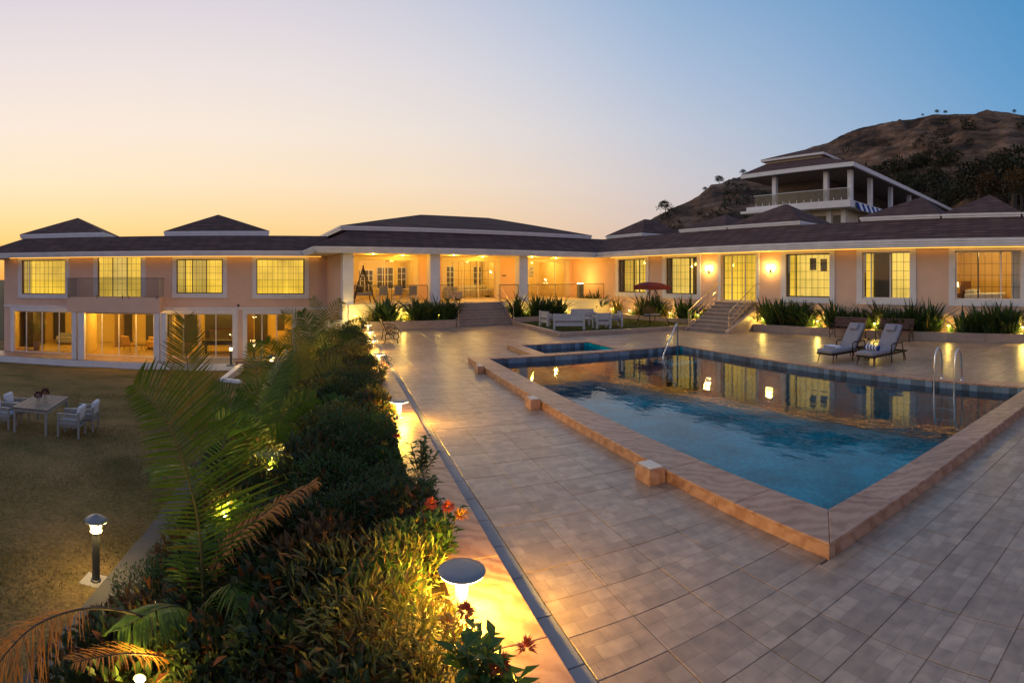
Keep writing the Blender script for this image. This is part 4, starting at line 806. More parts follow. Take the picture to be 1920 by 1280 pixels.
# lantern posts on the lawn
def lantern_proto():
    t = thing('lantern_post', 'x', 'lantern', (0, 0, 0))
    MB().box(-.19, .13, -.16, .16, -.05, .03).build('base_slab', M['concrete'], t)
    MB().lathe([(.075, .03), (.075, .05), (.055, .06), (.055, .70), (.07, .71)], 16).build('post', M['dark_metal'], t)
    MB().lathe([(.075, .712), (.085, .72), (.085, .735), (.07, .74)], 16).build('collar', M['glow_soft'], t)
    MB().lathe([(.060, .742), (.095, .868)], 16).build('lamp_glass', M['glow_lantern'], t, smooth=True)
    for k in range(4):
        a = math.pi / 4 + k * math.pi / 2; MB().tube([(.078 * math.cos(a), .078 * math.sin(a), .735), (.108 * math.cos(a), .108 * math.sin(a), .872)], .008, 5).build('frame_bar', M['dark_metal'], t)
    MB().lathe([(.165, .868), (.168, .880), (.10, .925), (.035, .945), (.03, .955), (0, .958)], 20).build('cap', M['lamp_grey'], t, smooth=True)
    return t
lan = lantern_proto()
LL = [(P(180, 1092, -1.57), 1.0, 'dark lantern post with a grey cap on the near lawn beside the stone edging', 60), (Pr(433, 684, 30.6), 1.15, 'small lantern post on the white kerb in front of the billiard room doors', 30), (Pr(510, 712, 22.5), 1.1, 'lantern post glowing through the palm fronds', 40), (Pr(476, 672, 33.0), 1.0, 'lantern post by the right-hand glass doors behind the palms', 8)]
for k, (p, s_, lab, e) in enumerate(LL):
    o = copy_tree(lan) if k else lan
    o.location = (p.x, p.y, p.z); o.scale = (s_,) * 3; tag(o, lab, 'lantern', 'lantern posts on the lawn'); point_light((0, 0, .80), e * .15, o, color=(1, .70, .25), size=.05)
    for a in range(4): g_ = math.pi / 2 * a; point_light((.15 * math.cos(g_), .15 * math.sin(g_), .82), e / 4, o, color=(1, .66, .2), size=.03)
# wall lamps beside the wing door
for x, y, lab in ((1327, 497, 'wall lamp left of the lit wing door, throwing light sideways'), (1442.5, 494.5, 'wall lamp right of the lit wing door, throwing light sideways')):
    v = VW(x, UWALL - .12); z = 3.2; t = bthing('wall_lamp', lab, 'wall lamp', UWALL - .12, v, z, group='wall lamps beside the wing door')
    MB().box(UWALL - .02, UWALL - .003, v - .05, v + .05, z - .28, z - .05).build('bracket', M['iron'], t); MB().tube([(UWALL - .02, v, z - .18), (UWALL - .09, v, z - .20), (UWALL - .14, v, z - .12)], .012, 6).build('arm', M['iron'], t)
    MB().lathe([(.035, z - .09), (.085, z - .05), (.095, z + .06), (.06, z + .10)], 16, (UWALL - .14, v, 0)).build('shade', M['wall_glow'] if 'wall_glow' in M else mat('wall_glow', (1, .8, .5), .5, emit=30, ecol=(1, .80, .45)), t, smooth=True)
    MB().lathe([(.0, z + .100), (.10, z + .101), (.07, z + .125), (0, z + .13)], 16, (UWALL - .14, v, 0)).build('cap', M['iron'], t)
    MB().lathe([(0, z - .115), (.06, z - .11), (.04, z - .091), (0, z - .091)], 16, (UWALL - .14, v, 0)).build('lower_cap', M['iron'], t)
    for dv in (-.14, .14): point_light(Vector((-.03, dv, 0)), 42, t, color=(1, .58, .10), size=.04)
# square pillar light on the verandah
u, v = UWALL - .9, VW(1088, UWALL - .9); t = bthing('pillar_light', 'square dark pillar with a light on top at the right end of the verandah', 'pillar light', u, v, ZFL)
MB().box(u - .17, u + .17, v - .17, v + .17, ZFL, ZFL + .98).build('pillar', M['lamp_grey'], t, bevel=.01); MB().box(u - .15, u + .15, v - .15, v + .15, ZFL + .985, ZFL + 1.03).build('lamp', M['glow'], t); point_light((0, 0, 1.25), 60, t, color=(1, .56, .10), size=.08)
# ================================================================== vegetation
pr = random.Random(21)
def leaf(mb, p, d, up, ln, wd, fold=.25, droop=.25, seg=2):
    # a pointed leaf: folded along its rib, bending down towards the tip
    d = d.normalized(); s = d.cross(up)
    if s.length < 1e-3: s = d.cross(Vector((1, 0, 0)))
    s.normalize(); n = s.cross(d).normalized(); k = len(mb.v)
    mid = p + d * ln * .5 - n * droop * ln * .12; tip = p + d * ln * .97 - n * droop * ln * .45
    mb.v += [p, mid + s * wd / 2 + n * fold * wd, mid - n * .0, mid - s * wd / 2 + n * fold * wd, tip]
    mb.f += [(k, k + 2, k + 1), (k, k + 3, k + 2), (k + 1, k + 2, k + 4), (k + 2, k + 3, k + 4)]
def rdir(r, zmin=-.2):
    while True:
        v = Vector((r.uniform(-1, 1), r.uniform(-1, 1), r.uniform(-1, 1)))
        if .05 < v.length < 1 and v.normalized().z > zmin: return v.normalized()
def shrub_mesh(name, seed, n, rad, h, ln, wd, m, stems=5, zmin=-.1, lump=.3, up_bias=.3):
    r = random.Random(seed); mb = MB(); lumps = [(rdir(r, 0), r.uniform(.25, .55)) for _ in range(7)]
    for _ in range(n):
        d = rdir(r, zmin); q = 1.0
        for ld, s in lumps: q += lump * max(0, d.dot(ld) - .6) / .4 * s * 2 - lump * .12
        t = r.uniform(.45, 1.0) ** .5 * q; p = Vector((d.x * rad * t, d.y * rad * t, h * .5 + d.z * h * .5 * t))
        o = (d + rdir(r, -1) * .9 + Vector((0, 0, up_bias))).normalized(); f = r.uniform(.65, 1.25); leaf(mb, p, o, Vector((0, 0, 1)) + rdir(r, -1) * .5, ln * f, wd * f, droop=r.uniform(0, .5))
    return mb.mesh(name, M[m])
def stem_mesh(seed, n, rad, h, m='bark'):
    r = random.Random(seed); mb = MB()
    for _ in range(n):
        a = r.uniform(0, 6.28); e = Vector((math.cos(a) * rad * r.uniform(.3, .8), math.sin(a) * rad * r.uniform(.3, .8), h * r.uniform(.6, .9))); mb.tube([Vector((0, 0, -.15)), e * .5 + Vector((0, 0, .05)), e], [.014, .010, .004], 5)
    return mb.mesh('stems', M[m])
SH = {
 'broad': ([shrub_mesh('foliage', 11 + k, 520, .42, .62, .115, .05, 'leaf_broad') for k in range(3)], 'dark broad leaved shrub'),
 'fine': ([shrub_mesh('foliage', 21 + k, 1500, .48, .66, .055, .018, 'leaf_dark', lump=.4) for k in range(3)], 'dark green fine leaved shrub'),
 'wiry': ([shrub_mesh('foliage', 31 + k, 430, .44, .60, .115, .024, 'leaf_wiry', up_bias=.15, lump=.5) for k in range(3)], 'wiry yellow brown shrub'),
 'croton': ([shrub_mesh('foliage', 41 + k, 420, .36, .55, .11, .035, 'leaf_croton') for k in range(2)], 'rust and olive croton shrub'),
 'fresh': ([shrub_mesh('foliage', 51 + k, 520, .34, .50, .085, .032, 'leaf_fresh', up_bias=.5) for k in range(2)], 'bright green leafy shrub'),
 'gold': ([shrub_mesh('foliage', 61 + k, 700, .44, .62, .10, .03, 'leaf_gold') for k in range(2)], 'golden olive bushy shrub')}
STEMS = [stem_mesh(5 + k, 7, .35, .55) for k in range(3)]
def shrub(kind, x, y, z, s, where, k=0):
    ms, lab = SH[kind]; r = pr.uniform(0, 6.28); t = thing('shrub', lab + ' ' + where, 'shrub', (x, y, z), r, kind + ' shrubs in the hedge'); t.scale = (s, s, s * pr.uniform(.85, 1.15))
    put(ms[pr.randrange(len(ms))], 'foliage', t); put(STEMS[pr.randrange(3)], 'stems', t); return t
lampspots = [P(x, y, .45) for x, y, *_ in ML]
def zone(x, y):
    r = pr.random()
    if y < 5.4: # nearest
        if x > .2: return 'wiry' if r < .8 else 'fresh'
        if x > -.8: return 'broad' if r < .55 else ('croton' if r < .75 else 'wiry')
        return 'broad' if r < .8 else 'croton'
    if y < 8.2:
        if x > -.1: return 'fine' if r < .5 else ('broad' if r < .7 else 'fresh' if r < .85 else 'gold')
        return 'fine' if r < .4 else ('broad' if r < .75 else 'croton' if r < .87 else 'gold')
    if y < 12: return 'fine' if r < .42 else ('gold' if r < .72 else 'fresh' if r < .88 else 'broad')  # more gold and fresh for variety, their leaf colour standing in for lamplight
    if y < 17: return 'gold' if r < .42 else ('fine' if r < .7 else 'fresh' if r < .85 else 'croton')
    return 'fine' if r < .35 else ('gold' if r < .7 else 'fresh' if r < .85 else 'croton')
y = 2.5
while y < 26.5:
    step = .40 + y * .014; x = .60 if y > 4.5 else .55
    xmin = -2.35
    while x > xmin:
        xx, yy = x + pr.uniform(-.12, .12), y + pr.uniform(-.15, .15)
        if all((xx - q.x) ** 2 + (yy - q.y) ** 2 > .16 for q in lampspots):
            wy = ('before the nearest mushroom lamp' if yy < 3.6 else 'level with the nearest mushroom lamp' if yy < 4.8 else 'just behind the nearest mushroom lamp' if yy < 6.6 else 'halfway between the first two mushroom lamps' if yy < 8.6 else 'level with the second mushroom lamp' if yy < 11 else 'beyond the second mushroom lamp' if yy < 14 else 'level with the third mushroom lamp' if yy < 18 else 'level with the iron bench' if yy < 22.5 else 'near the tall column')
            where = ('at the kerb ' if xx > .35 else 'near the kerb ' if xx > -.15 else 'on the bank crest ' if xx > -.7 else 'behind the crest ' if xx > -1.25 else 'on the lawn side ' if xx > -1.85 else 'at the lawn edging ') + wy
            s = pr.uniform(.72, 1.22) * (1 + y * .016); 
            if xx > .3: s *= .82
            kd = zone(xx, yy); shrub(kd, xx, yy, zbank(xx, yy) - .06, s, where)
        x -= step * pr.uniform(.9, 1.1)
    y += step * .95
for k, (x, y, kd, s_) in enumerate(((.42, 4.45, 'fresh', .95), (.62, 4.75, 'fresh', .9), (.35, 3.75, 'wiry', 1.0), (.15, 4.2, 'wiry', 1.1), (.55, 3.35, 'wiry', .95), (.70, 5.2, 'fresh', .8), (.45, 9.4, 'fresh', 1.0), (.6, 10.6, 'gold', 1.0), (.85, 15.4, 'fresh', 1.0), (.8, 18.5, 'gold', 1.0))):
    shrub(kd, x, y, zbank(x, y) - .04, s_, ('lit by the nearest mushroom lamp', 'lit by the second mushroom lamp', 'lit by the far mushroom lamps')[0 if y < 6 else 1 if y < 12 else 2])
# flowering plants by the kerb
def blossom_mesh(seed, m):
    r = random.Random(seed); mb = MB()
    for _ in range(60):
        d = rdir(r, -.1); leaf(mb, d * .012, d, Vector((0, 0, 1)), r.uniform(.045, .065), .014, droop=.3)
    return mb.mesh('blossom', M[m])
BL = {'red': [blossom_mesh(k, 'flower_red') for k in (1, 2)], 'gold': [blossom_mesh(k, 'flower_gold') for k in (3, 4)]}
def big_leaf_plant(x, y, z, s, flowers, label, seed, big=1.0):
    r = random.Random(seed); t = thing('flowering_plant', label, 'plant', (x, y, z), 0); mb = MB(); st = MB()
    for _ in range(int(11 * s)):
        a = r.uniform(0, 6.28); hh = r.uniform(.25, .5) * s; e = Vector((math.cos(a) * .2 * s * r.random(), math.sin(a) * .2 * s * r.random(), hh)); st.tube([(0, 0, -.1), e * .5, e], [.008, .006, .004], 5)
        for k in range(11):
            q = Vector((0, 0, 0)).lerp(e, .35 + .65 * k / 10); b = r.uniform(0, 6.28); leaf(mb, q, Vector((math.cos(b), math.sin(b), r.uniform(.1, .8))), Vector((0, 0, 1)), r.uniform(.085, .14) * big, r.uniform(.04, .058) * big, droop=.4)
    mb.build('foliage', M['leaf_fresh'], t); st.build('stems', M['palm_stem'], t)
    for (dx, dy, dz, c) in flowers: put(BL[c][seed % 2], 'blossom', t, (dx, dy, dz), (r.uniform(-.4, .4), r.uniform(-.4, .4), r.uniform(0, 6)), 1.15)
q = P(870, 1185, .30); big_leaf_plant(q.x + .02, q.y - .42, .02, 1.15, [(.27, -.02, .40, 'red'), (-.16, .32, .42, 'gold'), (-.02, .38, .44, 'red')], 'glossy flowering plant with a red blossom in front of the nearest mushroom lamp', 3, 1.3)
q = P(930, 1262, .30); big_leaf_plant(q.x + .05, q.y - .12, .02, .7, [(-.05, .02, .40, 'red')], 'small glossy flowering plant at the bottom edge beside the lit kerb', 4, 1.3)
q = P(845, 985, .35); big_leaf_plant(q.x - .05, q.y, .02, 1.0, [(.02, -.04, .52, 'red'), (.10, -.10, .46, 'gold'), (.16, -.06, .44, 'gold'), (-.12, .10, .5, 'red')], 'leafy plant with red and yellow blossoms behind the nearest mushroom lamp', 5)
q = P(792, 850, .35); big_leaf_plant(q.x - .02, q.y, .02, 1.15, [(-.3, .2, .5, 'red')], 'tall leafy plant leaning over the kerb between the first two mushroom lamps', 6)
q = P(800, 905, .35); big_leaf_plant(q.x - .02, q.y, .02, .8, [], 'leafy sprig hanging over the kerb between the first two mushroom lamps', 8)
q = P(725, 690, .35); big_leaf_plant(q.x - .1, q.y, .02, 1.2, [], 'leafy plant beside the third mushroom lamp', 7)
# ---- strap leaved plants in the planters
def strap_mesh(seed, n, h, spread, m, wd=.05):
    r = random.Random(seed); mb = MB()
    for _ in range(n):
        a = r.uniform(0, 6.28); ln = h * r.uniform(.42, 1.2); out = spread * r.uniform(.15, 1.0); k = len(mb.v); ns = 5; w0 = wd * r.uniform(.6, 1.1); b = Vector((r.uniform(-.12, .12), r.uniform(-.12, .12), 0)); ca, sa = math.cos(a), math.sin(a); bend = r.uniform(.1, .5)
        for i in range(ns + 1):
            t = i / ns; rr = out * t ** 1.3; zz = ln * (t - bend * t ** 3 * (out / max(spread, .01)) * .9); w_ = w0 * (1 - t ** 2.2) * (.55 + t) * .75 + .002; p = b + Vector((ca * rr, sa * rr, zz)); s = Vector((-sa, ca, 0)) * w_ / 2
            mb.v += [p - s + Vector((0, 0, .008)), p, p + s + Vector((0, 0, .008))]
        for i in range(ns):
            o = k + i * 3; mb.f += [(o, o + 1, o + 4, o + 3), (o + 1, o + 2, o + 5, o + 4)]
    return mb.mesh('leaves', M[m])
STR = [strap_mesh(70 + k, 34 + 4 * k, .98, .95, 'leaf_strap', .13) for k in range(5)]; STRG = [strap_mesh(80 + k, 38, .85, .55, 'leaf_gold', .05) for k in range(3)]; STRL = [strap_mesh(90 + k, 60, .5, .35, 'leaf_fresh', .03) for k in range(2)]
def strap(u, v, z, s, label, group, ms=STR):
    p = B(u, v, z); t = thing('strap_leaved_plant', label, 'plant', p, pr.uniform(0, 6.28), group); t.scale = (s * pr.uniform(.85, 1.2), s * pr.uniform(.85, 1.2), s); t.rotation_euler = (pr.uniform(-.16, .16), pr.uniform(-.16, .16), pr.uniform(0, 6.28)); put(ms[pr.randrange(len(ms))], 'leaves', t); return t
def place(x, lane):
    for x1, w_ in ((720, ', by the tall column'), (790, ', below the dining chairs'), (856, ', next to the steps'), (985, ', next to the steps'), (1030, ', left of the white benches'), (1090, ', behind the white benches'), (1160, ', in the inner corner'), (1238, ', below the corner window'), (1290, ', below the second wing window'), (1330, ', beside the side steps'), (1440, ', beside the side steps'), (1490, ', right of the wall lamps'), (1545, ', below the picture window'), (1600, ', behind the left lounger'), (1660, ', between the loungers'), (1715, ', behind the right lounger'), (1770, ', left of the ladder light'), (1850, ', right of the ladder light'), (3000, ', at the right edge')):
        if x < x1: return w_ + (' (front row)' if lane == 0 else ' (back row)').replace('(', '').replace(')', '')
def row(kind, plane, spans, label, group, s0, dens, ms=STR, depth=.5, h=.34, places=None):
    for (x0, x1) in spans:
        n = max(1, round((x1 - x0) / dens))
        for k in range(n):
            for lane in (0, 1):
                x = x0 + (x1 - x0) * (k + .5 + .25 * lane) / n + pr.uniform(-.2, .2) * dens
                if any(abs(x - g_[0]) < (11 if lane == 0 else 5) for g_ in GL): continue
                d = plane + .35 + depth * lane * .8 + pr.uniform(-.08, .08)
                u, v = (UF(x, d), d) if kind == 'f' else (d, VW(x, d)); strap(u, v, h - .06, s0 * pr.uniform(.62, 1.15), label + place(x, lane), group, ms)
A_, B_, C_, D_ = 'dark strap plant left of the front steps', 'dark strap plant right of the front steps', 'dark strap plant along the wing', 'dark strap plant in the long planter'
row('f', 26.8, [(704, 738), (772, 852)], A_, 'plants left of the front steps', 1.45, 11); row('f', 26.8, [(962, 980), (996, 1056)], B_, 'plants right of the front steps', 1.45, 11)
row('w', 22.1, [(1092, 1124), (1204, 1238), (1270, 1322)], C_, 'plants left of the side steps', 1.4, 13, depth=.45, h=.3)
row('w', 22.1, [(1404, 1526), (1546, 1762), (1796, 1925)], D_, 'plants behind the loungers', 1.42, 17, depth=.45, h=.3)
row('w', 22.1, [(1132, 1200), (1236, 1262)], 'thin golden plant lit from below', 'golden plants in the corner planter', 1.3, 16, STRG, .45, .3)
row('f', 26.8, [(666, 700), (742, 768)], 'low golden plant below the verandah', 'golden plants left of the front steps', 1.1, 14, STRG)
for x in (752, 818, 990, 1060): strap(UF(x, 27.15), 27.15, .3, .9, 'low bright green tuft beside a garden light below the verandah', 'green tufts below the verandah', STRL)
for x, _, where in [g_ for g_ in GL if g_[1] == 'w']:
    strap(22.40, VW(x + 7, 22.40), .27, .85, 'low green tuft at the light ' + where, 'green tufts along the wing', STRL)
# ---- palms
def frond(t, pts, ln, m='palm_leaf', n=46, wd=.03, stem=.016, tipl=.35, vee=.45, droop=.5, side=(1, 1), bare=.14, seed=0, curl=0.0, face=None, fwd=(.45, .55)):
    # pts: points of the rib; leaflets stand off on both sides, longest in the middle
    r = random.Random(seed); pts = [Vector(p) for p in pts]; fine = []
    for i in range(len(pts) - 1):                          # Catmull-Rom through the points
        p0, p1, p2, p3 = pts[max(i - 1, 0)], pts[i], pts[i + 1], pts[min(i + 2, len(pts) - 1)]
        for k in range(8):
            q = k / 8; fine.append(.5 * ((2 * p1) + (p2 - p0) * q + (2 * p0 - 5 * p1 + 4 * p2 - p3) * q * q + (3 * p1 - p0 - 3 * p2 + p3) * q ** 3))
    fine.append(pts[-1]); N_ = len(fine) - 1
    base = t.location; mb = MB(); st = MB().tube([p - base for p in fine], [stem * (1 - .85 * i / N_) for i in range(N_ + 1)], 6)
    for i in range(n):
        f = bare + (1 - bare) * i / (n - 1); x = f * N_; k = min(int(x), N_ - 1); p = fine[k].lerp(fine[k + 1], x - k) - base; d = (fine[min(k + 1, N_)] - fine[k]).normalized()
        s = d.cross(Vector((0, 0, 1)));
        if s.length < .15: s = d.cross(Vector((0, 1, 0)))
        if face is not None: s = d.cross(Vector(face))
        s.normalize(); nn = s.cross(d).normalized(); g = min(1, (f - bare) / .25 + .35) * (1 - (1 - tipl) * max(0, (f - .45) / .55) ** 1.5)
        for sg, sc_ in ((1, side[0]), (-1, side[1])):
            if sc_ <= 0 or r.random() < .04: continue
            dirn = (s * sg * 1.0 + d * (fwd[0] + fwd[1] * f) + nn * vee * r.uniform(.7, 1.3) + Vector((r.uniform(-1, 1), r.uniform(-1, 1), r.uniform(-1, 1))) * (.06 + curl)).normalized(); L_ = ln * g * sc_ * r.uniform(.88, 1.08); w_ = wd * (.7 + .5 * g) * r.uniform(.8, 1.1)
            sd = dirn.cross(nn).normalized(); k0 = len(mb.v); ns = 4
            for j in range(ns + 1):
                tt = j / ns; q = p + dirn * L_ * tt - Vector((0, 0, 1)) * droop * L_ * tt ** 2.2 * .5 + (rdir(r, -1) * curl * L_ * .25 * tt if curl else Vector((0, 0, 0))); ww_ = w_ * (.55 + 1.6 * tt - 2.1 * tt * tt) if j < ns else .001; ww_ = max(ww_, .002)
                mb.v += [q - sd * ww_ / 2, q + nn * -.15 * ww_, q + sd * ww_ / 2]
            for j in range(ns): o = k0 + j * 3; mb.f += [(o, o + 1, o + 4, o + 3), (o + 1, o + 2, o + 5, o + 4)]
    fr = mb.build('frond', M[m], t); st.build('rib', M['palm_stem' if 'dry' not in m else 'bark'], fr, smooth=True); return fr
def palm(label, base, trunk_h, trunk_r):
    t = thing('palm', label, 'palm', base); mb = MB().lathe([(trunk_r * 1.3, -.2), (trunk_r, .05)] + [(trunk_r * (1 - .12 * (k / 6)) * (1.06 if k % 2 else .96), .05 + trunk_h * k / 6) for k in range(1, 7)] + [(trunk_r * .5, trunk_h + .12)], 10); mb.build('trunk', M['bark'], t, smooth=True); return t
def PX(l): return [Pr(*q) for q in l]
pa = palm('largest palm in front, with a broad upright frond spreading over the lawn', (-1.28, 5.1, -1.05), .32, .055)
frond(pa, PX([(378, 1255, 5.25), (381, 1120, 5.15), (372, 985, 5.05), (345, 870, 4.9), (303, 775, 4.75), (250, 722, 4.65)]), 0.90, n=58, wd=.027, stem=.02, vee=.12, droop=.2, side=(.46, 1.08), bare=.2, seed=1, face=(-.45, 1, 0), fwd=(.12, .30), tipl=.22)
frond(pa, PX([(375, 1250, 5.25), (352, 1150, 5.0), (300, 1140, 4.7), (225, 1180, 4.4)]), .42, n=34, wd=.034, droop=1.0, vee=.0, bare=.35, seed=2)
frond(pa, PX([(385, 1245, 5.25), (395, 1090, 5.4), (440, 1010, 5.45), (520, 945, 5.5), (592, 902, 5.5)]), .36, 'palm_dry', n=70, wd=.030, droop=.9, vee=.2, bare=.25, seed=3, curl=.15)
frond(pa, PX([(372, 1240, 5.25), (300, 1170, 4.7), (190, 1140, 4.3), (80, 1165, 4.0), (0, 1240, 3.8), (-40, 1330, 3.7)]), .40, 'palm_dry', n=70, wd=.013, droop=1.3, vee=.0, bare=.45, seed=4, curl=.3)
frond(pa, PX([(380, 1250, 5.25), (405, 1150, 5.0), (440, 1090, 4.7), (470, 1130, 4.4)]), .40, n=30, wd=.032, droop=.9, vee=.0, bare=.3, seed=5)
frond(pa, PX([(372, 1250, 5.2), (330, 1235, 4.6), (240, 1225, 4.1), (140, 1240, 3.8)]), .3, 'palm_dry', n=36, wd=.016, droop=.5, vee=.2, bare=.4, seed=6, curl=.1)
frond(pa, PX([(376, 1250, 5.25), (366, 1120, 5.4), (372, 1040, 5.6), (400, 990, 5.9)]), .45, n=30, wd=.034, droop=.8, vee=.2, bare=.3, seed=61)
pb = palm('slender palm behind the largest one, its narrow frond standing against the glass doors', (Pr(395, 1000, 8.6).x, Pr(395, 1000, 8.6).y, -1.42), .3, .05)
b0 = pb.location; bx_ = (400, 985, 8.6)
frond(pb, PX([bx_, (382, 880, 8.5), (362, 760, 8.4), (350, 670, 8.3), (346, 600, 8.3)]), .62, 'palm_leaf_gold', n=56, wd=.026, stem=.018, vee=.15, droop=.02, bare=.34, seed=7, face=(-.4, 1, 0), fwd=(.5, .4))
frond(pb, PX([bx_, (415, 850, 8.8), (435, 790, 9.2), (452, 765, 9.6)]), .7, n=36, wd=.03, droop=.4, vee=.2, seed=8)
frond(pb, PX([bx_, (420, 900, 8.2), (460, 850, 7.9), (520, 850, 7.7)]), .6, n=36, wd=.03, droop=.7, vee=.2, seed=9)
frond(pb, PX([bx_, (370, 900, 8.2), (330, 870, 7.9), (285, 885, 7.7)]), .55, n=34, wd=.03, droop=.7, vee=.2, seed=10)
pc = palm('clump palm in the middle of the bank with upright green fronds', (Pr(482, 930, 9.6).x, Pr(482, 930, 9.6).y, -1.2), .4, .06)
c_ = (485, 915, 9.6)
for k, pts in enumerate(([c_, (484, 820, 9.5), (482, 720, 9.4), (478, 648, 9.3)], [c_, (462, 820, 9.5), (430, 760, 9.6), (395, 725, 9.8)], [c_, (505, 820, 9.7), (540, 770, 9.9), (590, 745, 10.0)], [c_, (470, 830, 9.2), (420, 790, 8.8), (360, 790, 8.5)], [c_, (500, 850, 9.2), (540, 830, 8.8), (585, 850, 8.6)], [c_, (490, 800, 10), (510, 720, 10.4), (540, 660, 10.8)])):
    frond(pc, PX(pts), .58 if k else .5, 'palm_leaf' if k % 3 else 'palm_leaf', n=46, wd=.028, droop=.35, vee=.2, seed=20 + k, face=(-.3 + .2 * k, 1, .2), fwd=(.35, .5))
pd = palm('palm with golden fronds in front of the right-hand glass doors', (Pr(565, 850, 13.2).x, Pr(565, 850, 13.2).y, -1.3), .5, .07)
d_ = (560, 835, 13.2)
for k, pts in enumerate(([d_, (545, 740, 13), (520, 680, 12.9), (498, 640, 12.8)], [d_, (560, 740, 13.2), (558, 670, 13.3), (548, 620, 13.4)], [d_, (585, 750, 13.4), (610, 700, 13.6), (640, 680, 13.8)], [d_, (530, 770, 12.8), (490, 740, 12.4), (450, 742, 12.1)], [d_, (600, 790, 13), (630, 770, 12.7), (665, 785, 12.5)])):
    frond(pd, PX(pts), .68, 'palm_leaf_gold' if k in (1, 2) else 'palm_leaf', n=46, wd=.030, droop=.35, vee=.2, seed=30 + k, face=(.3 - .2 * k, 1, .2), fwd=(.35, .5))
pe = palm('far palm at the top of the bank, one frond arching against the peach wall', (Pr(600, 720, 20).x, Pr(600, 720, 20).y, -1.6), .7, .08)
e_ = (598, 705, 20)
for k, pts in enumerate(([e_, (605, 640, 20), (618, 595, 20), (640, 566, 20.2)], [e_, (590, 650, 20), (578, 610, 20), (566, 585, 20)], [e_, (570, 670, 19.8), (545, 645, 19.6), (515, 648, 19.4)], [e_, (625, 660, 20), (650, 640, 20), (672, 650, 20)], [e_, (580, 640, 20.4), (555, 600, 20.8), (530, 590, 21)], [e_, (600, 630, 21), (598, 590, 21.5), (585, 560, 22)])):
    frond(pe, PX(pts), .72, 'palm_leaf' if k % 2 else 'palm_leaf_gold', n=44, wd=.034, droop=.4, vee=.2, seed=40 + k, face=(.2, 1, .3), fwd=(.35, .5))
# spotlights hidden in the bank that light the fronds and shrubs
sp0 = thing('spotlight', 'x', 'garden light', (0, 0, 0)); MB().tube([(0, 0, -.25), (0, 0, .02)], .012, 6).build('stake', M['dark_metal'], sp0); MB().lathe([(.035, .02), (.045, .03), (.05, .10), (.046, .10), (.044, .085)], 12).build('housing', M['dark_metal'], sp0); MB().lathe([(0, .086), (.043, .0865), (.035, .10), (0, .106)], 12).build('lens', M['glow'], sp0, smooth=True)
sp_used = [False]
def bank_spot(x, y, r, label, e, col_=(1, .72, .12)):
    p = Pr(x, y, r); o = copy_tree(sp0) if sp_used[0] else sp0; sp_used[0] = True; o.location = (p.x, p.y, p.z - .09); tag(o, label, 'garden light', 'garden lights in the bank'); point_light((0, 0, .15), e, o, color=col_, size=.04)
bank_spot(262, 1274, 4.2, 'garden light glowing among the leaves at the bottom left below the lit frond', 45)
bank_spot(420, 968, 7.3, 'garden light making the shrub behind the largest palm glow green', 45, (.95, .85, .1))
bank_spot(505, 880, 9.2, 'garden light at the foot of the clump palm', 45)
bank_spot(610, 668, 19, 'garden light in the hedge below the far palm', 60)
bank_spot(556, 805, 12.6, 'garden light at the foot of the golden palm', 70)
bank_spot(672, 640, 24, 'garden light in the hedge near the tall column', 90)
bank_spot(677, 595, 26, 'garden light in the corner foliage beside the tall column', 120)
for k, (x, y, r) in enumerate(((418, 985, 7.4), (436, 975, 7.5), (402, 992, 7.3))): p = Pr(x, y, r); shrub('fresh', p.x, p.y, p.z - .25, .8, 'glowing in front of the clump palm')
# ---- grass blades over the near lawn
gr = random.Random(3); mb = MB()
for _ in range(52000):
    x = -2.9 - abs(gr.gauss(0, 1)) * 4.2 - .2; y = 3.6 + gr.random() ** 1.2 * 17
    if x < -17: continue
    z = zl(x, y); a = gr.uniform(0, 6.28); h = gr.uniform(.02, .055); w_ = gr.uniform(.004, .009) * (1 + y * .05); b = Vector((math.cos(a), math.sin(a), 0)); lean = Vector((gr.uniform(-1, 1), gr.uniform(-1, 1), 0)) * h * .9; k = len(mb.v); p = Vector((x, y, z - .01))
    mb.v += [p - b * w_, p + b * w_, p + lean + Vector((0, 0, h))]; mb.f.append((k, k + 1, k + 2))
leaf_mat('grass_blade', (.14, .095, .034), (.24, .16, .065), (.10, .10, .028), trans=.2, rough=.8)
tag(mb.build('lawn_grass', M['grass_blade']), 'short dry brown and green grass on the sloping lawn', 'grass', kind='stuff')
mb = MB()
for _ in range(9000):
    x = LX0 + .3 + gr.random() * 10; y = LY0 + .3 + gr.random() * 6.5; h = gr.uniform(.03, .08); a = gr.uniform(0, 6.28); b = Vector((math.cos(a), math.sin(a), 0)) * .016; k = len(mb.v); p = Vector((x, y, .12)); mb.v += [p - b, p + b, p + Vector((gr.uniform(-.04, .04), gr.uniform(-.04, .04), h))]; mb.f.append((k, k + 1, k + 2))
leaf_mat('grass_green', (.05, .075, .018), (.09, .11, .03), (.12, .10, .03), trans=.2, rough=.8)
tag(mb.build('small_lawn_grass', M['grass_green']), 'short green grass on the small lawn round the white benches', 'grass', kind='stuff')
